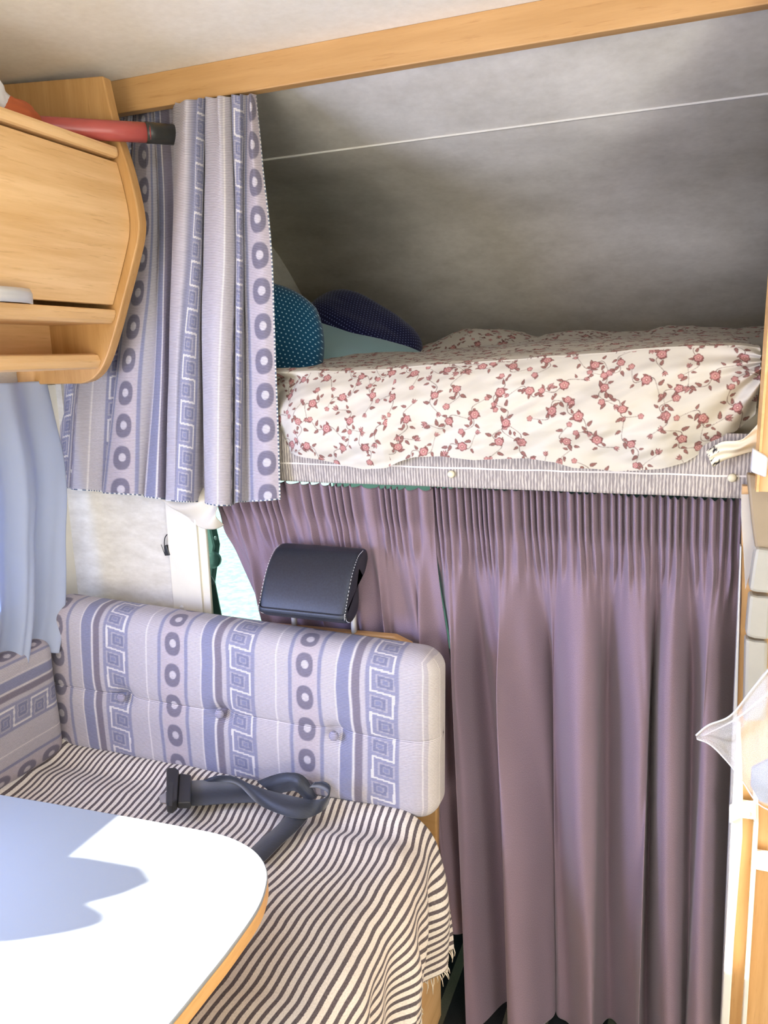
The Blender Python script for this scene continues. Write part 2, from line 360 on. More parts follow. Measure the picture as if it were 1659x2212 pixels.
# the woven upholstery / curtain pattern, in metres along (u) and across (v)
BASE, BLUE, PURP, OCOL, WHITE = [lin(c) for c in ((184, 177, 180), (128, 130, 156), (112, 104, 118), (112, 107, 122), (222, 215, 210))]
PER = 0.29
def fab(u, v, per=PER):
    u = np.asarray(u, float); v = np.asarray(v, float)
    q = np.mod(u/per+0.15, 1.0)*0.29-0.0435; w = 0.0012
    c = np.ones(u.shape+(3,))*BASE
    c = c*(1+0.05*fbm(u*9, v*5, 3)[..., None])
    warm = sstep(-0.03, -0.02, q)*(1-sstep(0.02, 0.03, q)); c = c*(1-warm[..., None]*np.array([0.0, 0.05, 0.04]))
    def put(mask, colr, a=1.0):
        nonlocal c; k = (np.clip(mask, 0, 1)*a)[..., None]; c = c*(1-k)+colr*k
    def band(a, b): return sstep(a-w, a+w, q)*(1-sstep(b-w, b+w, q))
    put(band(-0.0345, -0.027), BLUE, 0.85); put(band(0.027, 0.0345), BLUE, 0.85)
    put(band(0.066, 0.091), BLUE, 0.9); put(band(0.0635, 0.066)+band(0.092, 0.0955), WHITE, 0.8); put(band(0.0965, 0.112), PURP, 0.85)
    put(band(0.228, 0.2305), WHITE, 0.9)
    vv = np.mod(v, 0.073)-0.0365; r = np.sqrt((q/0.0178)**2+(vv/0.0275)**2)
    r = (np.abs(q/0.0178)**2.4+np.abs(vv/0.0275)**2.4)**(1/2.4)
    put(1-sstep(0.93, 1.05, r), OCOL, 0.92); r2 = np.sqrt(((q-0.001)/0.0075)**2+((vv-0.001)/0.0095)**2); put(1-sstep(0.9, 1.1, r2), BASE*1.12, 1.0)
    # meander column
    s_ = (q-0.122)/0.062; inside = band(0.122, 0.184); put(inside, BLUE, 0.8)
    T = 0.098; t_ = np.mod(v+0.01*s_, T)/T; ww = 0.035
    def seg(s0, s1, t0, t1):
        return ((s_ > s0-ww) & (s_ < s1+ww) & (t_ > t0-ww*0.62) & (t_ < t1+ww*0.62)).astype(float)
    line = np.maximum.reduce([seg(0.16, 0.16, 0.0, 0.5), seg(0.16, 0.84, 0.5, 0.5), seg(0.84, 0.84, 0.5, 1.0), seg(0.16, 0.84, 0.0, 0.0), seg(0.16, 0.84, 1.0, 1.0)])
    put(line*inside, WHITE, 0.9)
    for sc, tc in ((0.60, 0.25), (0.40, 0.75)):
        d = np.maximum(np.abs(s_-sc)/0.27, np.abs(t_-tc)/0.155)
        put((d < 1).astype(float)*inside, BASE, 0.6); put((d < 0.8).astype(float)*inside, BLUE*0.85, 0.9); put((d < 0.45).astype(float)*inside, BASE, 0.45); put((d < 0.3).astype(float)*inside, BLUE, 0.9)
    return np.clip(c, 0, 1)

# ------------------------------------------------------------------ the setting
def struct(o): o['kind'] = 'structure'; return o
XL, XR, YF, ZC = -1.46, 0.98, 1.50, 2.10
struct(box('floor', XL-0.03, XR+0.03, -1.9, 3.2, -0.05, 0.0, M['carpet']))
struct(box('ceiling', XL-0.03, XR+0.03, -1.9, YF+0.02, ZC, ZC+0.04, M['ceiling']))
# left wall with the dinette window (sill 0.985, head 1.45)
WY0, WY1, WZ0, WZ1 = -0.25, 1.15, 0.985, 1.45
struct(boxes('wall_left', [(XL-0.03, XL, -1.9, YF+0.02, 0, WZ0), (XL-0.03, XL, -1.9, YF+0.02, WZ1, ZC), (XL-0.03, XL, -1.9, WY0, WZ0, WZ1), (XL-0.03, XL, WY1, YF+0.02, WZ0, WZ1)], M['panel']))
struct(box('wall_rear', XL, XR, -1.9, -1.87, 0, ZC, M['panel']))
struct(boxes('wall_right', [(XR, XR+0.03, -1.9, -0.75, 0, ZC), (XR, XR+0.03, 0.05, YF, 0, ZC), (XR, XR+0.03, -0.75, 0.05, 1.95, ZC)], M['panel']))
wf = struct(boxes('window_1', [(XL-0.03, XL+0.005, WY0-0.02, WY1+0.02, WZ0-0.02, WZ0), (XL-0.03, XL+0.005, WY0-0.02, WY1+0.02, WZ1, WZ1+0.02), (XL-0.03, XL+0.005, WY0-0.02, WY0, WZ0, WZ1), (XL-0.03, XL+0.005, WY1, WY1+0.02, WZ0, WZ1)], M['white_plastic']))
# wall_front: mottled panel and cream pillar left of the cab opening
x_a = at(371, 1200, 1, YF)[0]; x_b = at(458, 1250, 1, YF)[0]
struct(boxes('wall_front', [(XL, x_a, YF, YF+0.02, 0, 1.24), (XL, XL+0.03, YF, YF+0.05, 1.24, 2.09)], M['panel']))
pil = struct(box('trim_1', x_a, x_b, YF-0.012, YF-0.002, 0, 1.24, M['cream'], bev=0.003))
px_ = at(428, 1200, 1, YF-0.012)[0]
mesh('pillar_rib', *box_data(px_, px_+0.005, YF-0.018, YF-0.011, 0.02, 1.235), M['cream'], pil, smooth=False)
cor = struct(prism('trim_2', [(XL, YF, 0.6), (XL+0.012, YF, 0.6), (XL, YF-0.06, 0.6)], (0, 0, 0.85), M['cream']))
# beam across the ceiling
b0 = at(240, 175, 1, YF)
struct(box('trim_3', b0[0]-0.005, XR, YF-0.005, YF+0.02, 2.033, ZC, M['beech_x'], bev=0.002))
# over-cab alcove
alc = [(YF+0.0, 2.095), (1.62, 2.052), (1.84, 1.990), (2.05, 1.958), (2.25, 1.915), (2.396, 1.856), (2.55, 1.745), (2.667, 1.639), (2.80, 1.50), (2.90, 1.36), (2.94, 1.26)]
prof = catmull([(0, y, z) for y, z in alc], 60)
Xs = np.array([XL, XR]); P = np.stack([np.broadcast_to([x, 0, 0], prof.shape)*[1, 0, 0]+prof for x in (XL, XR)], 1)
struct(sheet('ceiling_alcove', P, M['alcove'], solid=0.012))
sp_ = [(XL, y, z) for _, y, z in prof]+[(XL, YF+0.03, 1.26)]
struct(prism('wall_alcove_left', [(XL, 1.535, 1.26), (XL, 1.535, 2.085)]+[q for q in sp_ if q[1] > 1.54][:-1], (0.16, 0, 0), M['alcove_side']))
struct(prism('wall_alcove_right', [(XR, y, z) for _, y, z in prof]+[(XR, YF, 1.26)], (0.01, 0, 0), M['alcove_side']))
# seam across the alcove ceiling
sa, sb = at(575, 350, 1, 1.82), at(1659, 212, 1, 1.82)
sy_ = 1.82; sz_ = (sa[2]+sb[2])/2
zs = np.interp(sy_, prof[:, 1], prof[:, 2])
struct(box('trim_4', XL, XR, sy_-0.003, sy_+0.003, zs-0.010, zs-0.006, M['seam']))
# bed board (floor of the alcove)
struct(box('trim_5', XL, XR, YF+0.015, 2.98, 1.235, 1.26, M['cream']))
# cab beyond the curtain
struct(boxes('wall_cab', [(XL-0.03, XL, YF+0.02, 3.2, 0, 0.42), (XL-0.03, XR, 3.17, 3.2, 0, 1.24), (XR, XR+0.03, YF, 3.2, 0, 1.24)], M['dark_plastic']))  # front wall added at full height to block daylight from the curtain gap
struct(box('window_2', XL-0.02, XL-0.012, YF+0.02, 3.17, 0.42, 1.235, M['cab_glass']))
struct(box('ground', -30, 30, -30, 30, -0.75, -0.7, M['ground']))

# ------------------------------------------------------------------ overhead cabinet
YP0, YP1 = 1.395, 1.42
outline_px = [(240, 172), (247, 205), (256, 245), (268, 290), (280, 325), (292, 362), (302, 400), (311, 440), (316, 470), (317.5, 495), (314, 525), (306, 560), (296, 600), (284, 645), (271, 695), (258, 740), (246, 775), (232, 802), (213, 820), (190, 828)]
outl = catmull([at(x, y, 1, YP1) for x, y in outline_px], 70)
cab = empty('overhead_cabinet', (XL, 0.8, 1.46), 'beech overhead cabinet with curved door and open shelf below, on the left wall', 'cabinet')
pts = [(XL, YP1, ZC-0.002)]+[(p[0], YP1, min(p[2], ZC-0.002)) for p in outl]+[(XL, YP1, outl[-1][2])]
sidep = prism('side_panel', pts, (0, YP0-YP1, 0), M['beech_dark'], cab, bev=0.003)
tag(sidep, 'tall curved end panel reaching up to the ceiling')
def prof_x(z): return float(np.interp(z, outl[::-1, 2], outl[::-1, 0]))
YC0 = -0.3
zt, zb = 1.905, 1.622
# door: curved slab
zz = np.linspace(zb, zt, 24); V = []
dp = [(prof_x(z)-0.022, z) for z in zz]
ring = dp+[(x-0.018, z) for x, z in dp[::-1]]
door = prism('door', [(x, YC0, z) for x, z in ring], (0, YP0-0.002-YC0, 0), M['beech_y'], cab, bev=0.0015)
hp = at(22, 638, 0, prof_x(1.66)-0.02)
hpath = [(hp[0]-0.012, hp[1]-0.07, hp[2]), (hp[0]+0.012, hp[1]-0.055, hp[2]), (hp[0]+0.02, hp[1]-0.01, hp[2]), (hp[0]+0.014, hp[1]+0.03, hp[2]), (hp[0]-0.004, hp[1]+0.052, hp[2])]
hc = catmull(hpath, 24); hv = []
for p in hc: hv.append([p+[0.0, 0, 0.013], p+[0.005, 0, 0.004], p+[0.004, 0, -0.013], p+[-0.002, 0, -0.013], p+[-0.002, 0, 0.004], p+[-0.004, 0, 0.013]])
hv = np.array(hv); mesh('handle', hv, np.vstack([grid_faces(24, 6, True)]), M['satin'], door)
# top board with rounded nose, rail and lower shelf, carcass
xt = prof_x(1.925)
boxes('top_board', [(XL, xt-0.008, YC0, YP0, 1.912, 1.935)], M['beech_y'], cab, bev=0.008)
xr = prof_x(1.60)
prism('rail', [(XL+0.12, YC0, 1.585), (xr-0.022, YC0, 1.583), (xr-0.014, YC0, 1.59), (xr-0.008, YC0, 1.603), (xr-0.008, YC0, 1.612), (XL+0.12, YC0, 1.614)], (0, YP0-YC0, 0), M['beech_y'], cab, bev=0.003)
xs_ = prof_x(1.505)
prism('shelf', [(XL, YC0, 1.492), (xs_-0.03, YC0, 1.487), (xs_-0.018, YC0, 1.491), (xs_-0.012, YC0, 1.504), (xs_-0.018, YC0, 1.518), (xs_-0.034, YC0, 1.521), (xs_-0.045, YC0, 1.508), (XL, YC0, 1.508)], (0, YP0-YC0, 0), M['beech_y'], cab, bev=0.002)
box('back_panel', XL+0.10, XL+0.115, YC0, YP0, 1.508, 1.60, M['beech_y'], cab)
# things lying on the cabinet
pole = empty('pole', at(100, 262, 1, 1.02), 'red pole with black taped tip lying on top of the overhead cabinet', 'pole')
p1, p2, p3 = at(50, 272, 1, 1.25), at(322, 287, 1, 1.425), at(420, 295, 1, 1.575)
tube('shaft', [p1, p1+(p2-p1)*0.33, p1+(p2-p1)*0.66, p2], 0.0195, M['red'], pole, 20)
tube('taped_tip', [p2-(p2-p1)*0.03, p2, p2+(p3-p2)*0.5, p3], 0.0205, M['tape'], pole, 20)
ob = at(22, 262, 1, 1.20)
def blob(name, c, r, mat, label, cat, seed=1, amp=0.15, n=28):
    th = np.linspace(0, math.pi, n)[:, None]; ph = np.linspace(0, 2*math.pi, 2*n, endpoint=False)[None]
    rr = 1+amp*fbm(th*2+0*ph, np.abs(ph-math.pi)*1.5, seed)
    x = np.sin(th)*np.cos(ph)*r[0]*rr; y = np.sin(th)*np.sin(ph)*r[1]*rr; z = (np.cos(th)+0*ph)*r[2]*rr
    P = np.stack([x, y, z], -1)+c
    return tag(mesh(name, P, grid_faces(n, 2*n, True)[:, ::-1].copy(), mat), label, cat)
blob('cap', ob, (0.05, 0.07, 0.038), M['orange'], 'orange rounded cloth cap on top of the overhead cabinet', 'cap', 3)
wb = at(-30, 214, 1, 1.14)
blob('bag', wb, (0.03, 0.05, 0.05), M['white_plastic'], 'crumpled white bag on the overhead cabinet at the left picture edge', 'bag', 5, 0.3)

# ------------------------------------------------------------------ patterned curtain in front of the alcove
# control: x px at four heights (rail, upper, lower, hem), y px of hem, depth at rail and hem, pattern u
CT = [(262, 190, 128, 118, 1052, 1.560, 1.490, 0.215), (268, 205, 148, 134, 1053, 1.556, 1.484, 0.150), (272, 215, 160, 152, 1056, 1.564, 1.498, 0.105), (275, 222, 166, 158, 1058, 1.558, 1.488, -0.045), (280, 240, 196, 190, 1060, 1.552, 1.486, -0.0605), (285, 255, 222, 216, 1062, 1.558, 1.490, -0.100), (296, 275, 262, 250, 1064, 1.566, 1.500, -0.150),
      (292, 270, 254, 236, 1066, 1.556, 1.482, -0.10), (290, 284, 257, 222, 1066, 1.550, 1.456, -0.036), (308, 317, 273, 260, 1068, 1.544, 1.440, 0.0), (322, 334, 304, 294, 1070, 1.548, 1.452, 0.031), (336, 352, 337, 320, 1072, 1.556, 1.480, 0.055), (333, 350, 338, 312, 1074, 1.548, 1.448, 0.060),
      (346, 364, 352, 342, 1078, 1.540, 1.436, 0.100), (368, 380, 370, 368, 1080, 1.544, 1.478, 0.1125), (376, 378, 368, 366, 1081, 1.520, 1.474, 0.1130), (384, 371, 363, 358, 1082, 1.462, 1.430, 0.1145), (405, 392, 376, 374, 1083, 1.442, 1.408, 0.1205),
      (424, 414, 390, 380, 1084, 1.462, 1.408, 0.124), (436, 428, 410, 402, 1085, 1.478, 1.412, 0.158), (446, 437, 428, 420, 1085, 1.496, 1.440, 0.186), (453, 442, 437, 440, 1083, 1.520, 1.486, 0.194), (450, 441, 435, 444, 1088, 1.490, 1.432, 0.199),
      (466, 462, 452, 455, 1091, 1.456, 1.402, 0.213), (484, 488, 471, 470, 1093, 1.462, 1.396, 0.229), (500, 506, 498, 496, 1093, 1.490, 1.420, 0.250), (508, 511, 507, 504, 1090, 1.516, 1.462, 0.40), (505, 509, 508, 505, 1088, 1.490, 1.440, 0.409),
      (517, 517, 515, 512, 1086, 1.476, 1.430, 0.44), (526, 523, 521, 518, 1085, 1.500, 1.440, 0.465), (529, 527, 529, 531, 1085, 1.530, 1.470, 0.49), (529, 528, 534, 540, 1084, 1.500, 1.458, 0.542),
      (541, 556, 571, 577, 1082, 1.484, 1.440, 0.58), (550, 584, 601, 606, 1079, 1.498, 1.452, 0.604)]
CT = np.array(CT, float)
nu, nv = 680, 430
CI = catmull(CT, nu); CI[:, 7] = np.interp(np.linspace(0, len(CT)-1, nu), np.arange(len(CT)), CT[:, 7])
tops_y = np.interp(CI[:, 0], [262, 330, 420, 549], [238, 230, 214, 203])
LV = [0.0, 0.33, 0.68, 1.0]; tv = np.linspace(0, 1, nv)
P = np.zeros((nv, nu, 3))
for k_ in range(nu):
    a = CI[k_]; L_ = catmull([(a[0], 0, 0), (a[1], 0, 0), (a[2], 0, 0), (a[3], 0, 0)], 61)[:, 0]
    ti = np.interp(tv, np.interp(np.linspace(0, 3, 61), [0, 1, 2, 3], LV), np.arange(61)); xs4 = np.interp(ti, np.arange(61), L_)
    T0 = at(a[0], tops_y[k_], 1, a[5]); B0 = at(a[3], a[4], 1, a[6])
    Yv = T0[1]*(1-tv)+B0[1]*tv; Zv = T0[2]*(1-tv)+B0[2]*tv
    # shift sideways so that this thread of cloth passes the wanted column at its own height
    lin_x = a[0]*(1-tv)+a[3]*tv
    Xv = T0[0]*(1-tv)+B0[0]*tv+(xs4-lin_x)*0.00092
    P[:, k_, 0] = Xv; P[:, k_, 1] = Yv; P[:, k_, 2] = Zv
tt = tv[:, None, None]; Ptop = P[0]
bun = np.exp(-((tt[..., 0]-0.02)/0.16)**2)
gx = np.linspace(0, 1, nu)[None]
P[..., 1] += 0.006*fbm(gx*26+0*bun, tt[..., 0]*3, 11)*(0.4+bun); P[..., 0] += 0.006*fbm(gx*14+0*bun, tt[..., 0]*2.6, 12)*np.sin(tt[..., 0]*math.pi)
P[..., 1] += 0.005*np.sin(gx*120+2*fbm(gx*5, tt[..., 0]*2, 3))*np.exp(-(tt[..., 0]/0.25)**2)*(gx > 0.45)
P[..., 2] += 0.0
uu = np.broadcast_to(CI[None, :, 7], P.shape[:2]); vv_ = Ptop[None, :, 2]*0+2.03-tt[..., 0]*(2.03-1.19)+0*gx
colr = fab(uu, vv_+0.004)
e = np.minimum(np.abs(gx-1)*0.9, np.broadcast_to((1-tt[..., 0])*0.85, (nv, nu))); dash = (np.mod(np.where(np.abs(gx-1)*0.9 < (1-tt[..., 0])*0.85, vv_, uu*1.0), 0.0085) < 0.0045)
em = (e < 0.0035); colr = np.where(em[..., None], np.where(dash[..., None], lin((92, 104, 122)), lin((224, 222, 214))), colr)
tag(sheet('patterned_curtain', P, M['fabric'], uv=np.stack([uu, vv_], -1), col=colr, solid=0.0014), 'gathered grey lilac curtain with ring and key motifs, hanging left of the alcove', 'curtain')

# ------------------------------------------------------------------ pale blue window curtain
def blue_curtain():
    ny, nx = 140, 420; X0 = -1.405
    y_hem = np.linspace(0.66, 1.445, nx)
    t = np.linspace(0, 1, ny)[:, None]
    edge = at(140, 1250, 0, -1.375)[1]
    Y0 = np.linspace(0.66, 1.365, nx)[None]
    # forward edge swings from under the cabinet to the photo's edge curve
    ed = catmull([at(95, 826, 0, -1.40), at(112, 900, 0, -1.395), at(132, 1010, 0, -1.39), at(141, 1120, 0, -1.38), at(142, 1250, 0, -1.375), at(141, 1330, 0, -1.372), at(134, 1388, 0, -1.37), at(112, 1408, 0, -1.37)], ny)
    hem_z = np.interp(np.linspace(0, 1, nx), [0, 0.72, 0.93, 1.0], [0.83, 0.835, 0.842, ed[-1][2]])
    P = np.zeros((ny, nx, 3)); s = np.linspace(0, 1, nx)[None]
    Yl = 0.66+0.0*t
    P[..., 1] = Yl+(ed[:, 1][:, None]-Yl)*s
    ztop = 1.462+0*s
    P[..., 2] = 1.462+(hem_z[None]-1.462)*t
    P[:, -60:, 2] = P[:, -60:, 2]*1.0
    w = s*46+0.9*fbm(s*6+0*t, t*1.2, 4)
    amp = 0.009+0.008*t
    P[..., 0] = ed[:, 0][:, None]+amp*np.sin(w*1.0)+0.006*np.sin(w*2.3+1.0+2*t)*t
    P[..., 1] += 0.012*np.cos(w)*t*(1-s**6)
    uv = np.stack([np.broadcast_to(s*0.9, (ny, nx)), P[..., 2]], -1)
    return tag(sheet('window_curtain', P, M['blue'], uv=uv, solid=0.0012), 'plain pale blue curtain over the left window under the cabinet', 'curtain')
blue_curtain()
# unseen two-lobed cloth roll added on the sill, shaped to throw the table shadow
def on_sill():
    y = np.linspace(0.345, 0.535, 40); top = np.interp(y, [0.345, 0.352, 0.362, 0.38, 0.412, 0.43, 0.45, 0.485, 0.52, 0.535], [0.99, 1.045, 1.060, 1.056, 1.036, 1.056, 1.064, 1.05, 1.012, 0.99])
    th = np.linspace(0, 2*math.pi, 20, endpoint=False)
    P = np.zeros((40, 20, 3))
    for i in range(40):
        h = (top[i]-0.983)/2; P[i, :, 0] = XL+0.045+0.03*np.cos(th)*min(1, h/0.02); P[i, :, 1] = y[i]; P[i, :, 2] = 0.984+h+h*np.sin(th)
    return tag(mesh('shadow_roll', P, grid_faces(40, 20, True), M['cream_cloth']), 'unseen cream roll added on the left window ledge to shadow the table', 'shadow caster')
struct(box('trim_6', XL, XL+0.08, WY0-0.02, 1.18, 0.955, 0.983, M['white_plastic'], bev=0.004))
on_sill()

# ------------------------------------------------------------------ purple cab curtains
def purple(name, label, Xt, Xb, zb, ridges, amp, npleat, nx=860, ny=300, ybase=1.505, left_edge=None, bottomY=0.0, seed=0, ridge_w=None, wav=0.0):
    s = np.linspace(0, 1, nx)[None]; t = np.linspace(0, 1, ny)[:, None]
    ztop = 1.2305-0.004*sstep(0.3, 0.9, s)
    Xt_ = Xt[0]+(Xt[1]-Xt[0])*s; Xb_ = Xb[0]+(Xb[1]-Xb[0])*s
    k = t if left_edge is None else left_edge(t)
    X = Xt_*(1-k)+Xb_*k
    z = ztop+(zb-ztop)*t+0*s
    head = 1-sstep(0.055, 0.10, t)                # header tape zone
    body = sstep(0.06, 0.35, t)
    jit = 1.1*fbm(s*9, s*0+seed, seed+21, 2)
    pl = np.sin(2*math.pi*(s*npleat+jit)); pl = np.sign(pl)*np.abs(pl)**0.7
    g = np.zeros_like(s); 
    for i, r in enumerate(ridges):
        w = (ridge_w[i] if ridge_w else 0.035); g = g+np.exp(-np.abs((s-r)/w)**2.6)
    drift = 0.25*fbm(s*5, t*1.5+0*s, seed+5)
    Y = ybase-0.0115*pl*(head+0.45*(1-head)*np.exp(-((t-0.09)/0.06)**2)*(t > 0.05))-amp*(body*0.85+0.15)*(g-0.45)*(1+drift)-0.010*body*np.sin(2*math.pi*(s*13+0.5*fbm(s*3, t*1.1, seed+41)))*(1-g*0.5)
    Y = Y-0.010*body*np.sin(2*math.pi*(s*len(ridges)*2.1+1.2*fbm(s*4, t*1.2, seed+9)))*(1-0.3*t)
    # little puffs under the tape
    puff = np.exp(-((t-0.115)/0.03)**2)*np.maximum(0, np.sin(2*math.pi*(s*npleat*0.5+jit*0.5)))**3
    Y = Y-0.012*puff
    X = X+0.016*body*np.sin(2*math.pi*(s*len(ridges)+0.3*t+seed))+0.004*pl*head*0
    X = X-0.012*(1-head)*0
    z = z+0.003*np.sin(2*math.pi*(s*npleat+jit)+1.4)*np.exp(-(t/0.02)**2)+wav*t**6*fbm(s*7, s*0, seed+31, 2)
    Y = Y+bottomY*t**2
    P = np.stack([X+0*t, Y, z], -1)
    uv = np.stack([np.broadcast_to(s*abs(Xt[1]-Xt[0])*1.8, (ny, nx)), z], -1)
    return tag(sheet(name, P, M['purple'], uv=uv, solid=0.0012), label, 'curtain')
def yx(px, py, Y=1.47): return at(px, py, 1, Y)[0]
rx0, rx1 = yx(912, 1110), yx(1612, 1080); bx0, bx1 = yx(1005, 2130, 1.49), yx(1572, 2150, 1.49)
def spos(px, py=1500):
    zc = at(px, py, 1, 1.47); t = (1.226-zc[2])/1.21; a = rx0*(1-t)+bx0*t; b = rx1*(1-t)+bx1*t; return (zc[0]-a)/(b-a)
R1 = [spos(p) for p in (985, 1095, 1248, 1372, 1452, 1535)]
purple('cab_curtain', 'wide plain purple pleated curtain closing off the cab, right of the bench', (rx0, rx1), (bx0, bx1), 0.006, R1, 0.105, 40, ybase=1.515, bottomY=-0.03, seed=2, ridge_w=[0.05, 0.06, 0.055, 0.045, 0.03, 0.055], wav=0.03)
lx0, lx1 = yx(462, 1085, 1.5), yx(930, 1100, 1.49)
lbx0, lbx1 = yx(700, 1990, 1.485), yx(1007, 2010, 1.470)
purple('cab_curtain', 'narrower plain purple curtain panel swept behind the headrest and bench end', (lx0, lx1), (-0.62, lbx1), 0.205, [0.1, 0.27, 0.42, 0.6, 0.74, 0.9], 0.040, 24, nx=560, ny=240, ybase=1.495, seed=6, left_edge=lambda t: t**1.15, bottomY=-0.004, ridge_w=[0.06, 0.05, 0.05, 0.06, 0.05, 0.08])
# cream sheet sagging out from behind the patterned curtain
def sag():
    ny, nx = 40, 60; top = [at(350, 1075, 1, 1.487), at(480, 1080, 1, 1.485)]; lo = catmull([at(362, 1082, 1, 1.486), at(395, 1115, 1, 1.484), at(432, 1137, 1, 1.482), at(466, 1142, 1, 1.48), at(480, 1136, 1, 1.48)], nx)
    s = np.linspace(0, 1, nx); A = np.array([top[0]+(top[1]-top[0])*k for k in s])+np.array([0, 0, 0.03])
    t = np.linspace(0, 1, ny)[:, None, None]; P = A[None]*(1-t)+lo[None]*t
    P[..., 1] -= 0.02*np.sin(t[..., 0]*math.pi)+0.008*np.sin(t[..., 0]*9+s[None]*8)
    return tag(sheet('bed_sheet', P, M['cream_cloth'], uv=P[..., [0, 2]], solid=0.001), 'cream sheet corner sagging below the patterned curtain hem', 'sheet')
sag()
# cab seat belt pillar and seat seen through the gap
cs = empty('driver_chair', at(470, 1345, 1, 2.05), 'dark green grey cab seat edge seen through the gap beside the pillar', 'seat')
prism('backrest', [at(x, y, 1, 2.05) for x, y in ((440, 1400), (440, 1235), (460, 1238), (470, 1258), (476, 1290), (484, 1330), (500, 1400))], (0, -0.2, 0), M['dark_plastic'], cs, bev=0.015)
prism('side_pillar', [at(x, y, 1, 2.35) for x, y in ((430, 1300), (430, 1130), (468, 1128), (478, 1175), (474, 1210), (468, 1255), (464, 1300))], (0, -0.04, 0), M['dark_plastic'], cs, bev=0.01)
V, F = lathe_data(at(467, 1162, 1, 2.308), (0, -1, 0), [(0.008, -0.002), (0.008, 0.003), (0.006, 0.004)]); mesh('bolt_hole', V, F, M['black_plastic'], cs)
V, F = lathe_data(at(462, 1208, 1, 2.30), (0.2, -1, 0), [(0.03, 0), (0.03, 0.02), (0.022, 0.028), (0.008, 0.03)]); mesh('belt_reel', V, F, M['dark_plastic'], cs)

# ------------------------------------------------------------------ bed
mat_x1 = at(1640, 1000, 1, YF)[0]
bed = empty('mattress', (-0.55, 2.2, 1.262), 'alcove mattress with ribbed grey front strip under the floral bedding', 'mattress')
box('mattress_core', -1.295, XR-0.01, YF+0.04, 2.85, 1.262, 1.41, M['cream_cloth'], bed, bev=0.02)
fs = np.linspace(-0.98, at(1628, 1010, 1, 1.485)[0], 260)[None]; ft = np.linspace(0, 1, 20)[:, None]
P = np.stack([fs+0*ft, 1.490+0.004*np.sin(ft*math.pi*1.0+0*fs)*-1+0.002*fbm(fs*9, ft*2, 3), 1.234+ft*0.115+0.0012*fbm(fs*12, ft, 8)], -1)
strip = tag(sheet('front_strip', P, M['strip'], bed, uv=np.stack([fs+0*ft, ft*0.115+0*fs], -1), solid=0.006), 'ribbed grey lilac fabric strip')
for bx_, by_ in ((975, 1024), (1581, 1032)):
    c = at(bx_, by_, 1, 1.482); V, F = lathe_data(c, (0, -1, 0), [(0.0075, 0), (0.0078, 0.002), (0.0065, 0.0045), (0.003, 0.0055)]); mesh('button', V, F, M['button'], bed)

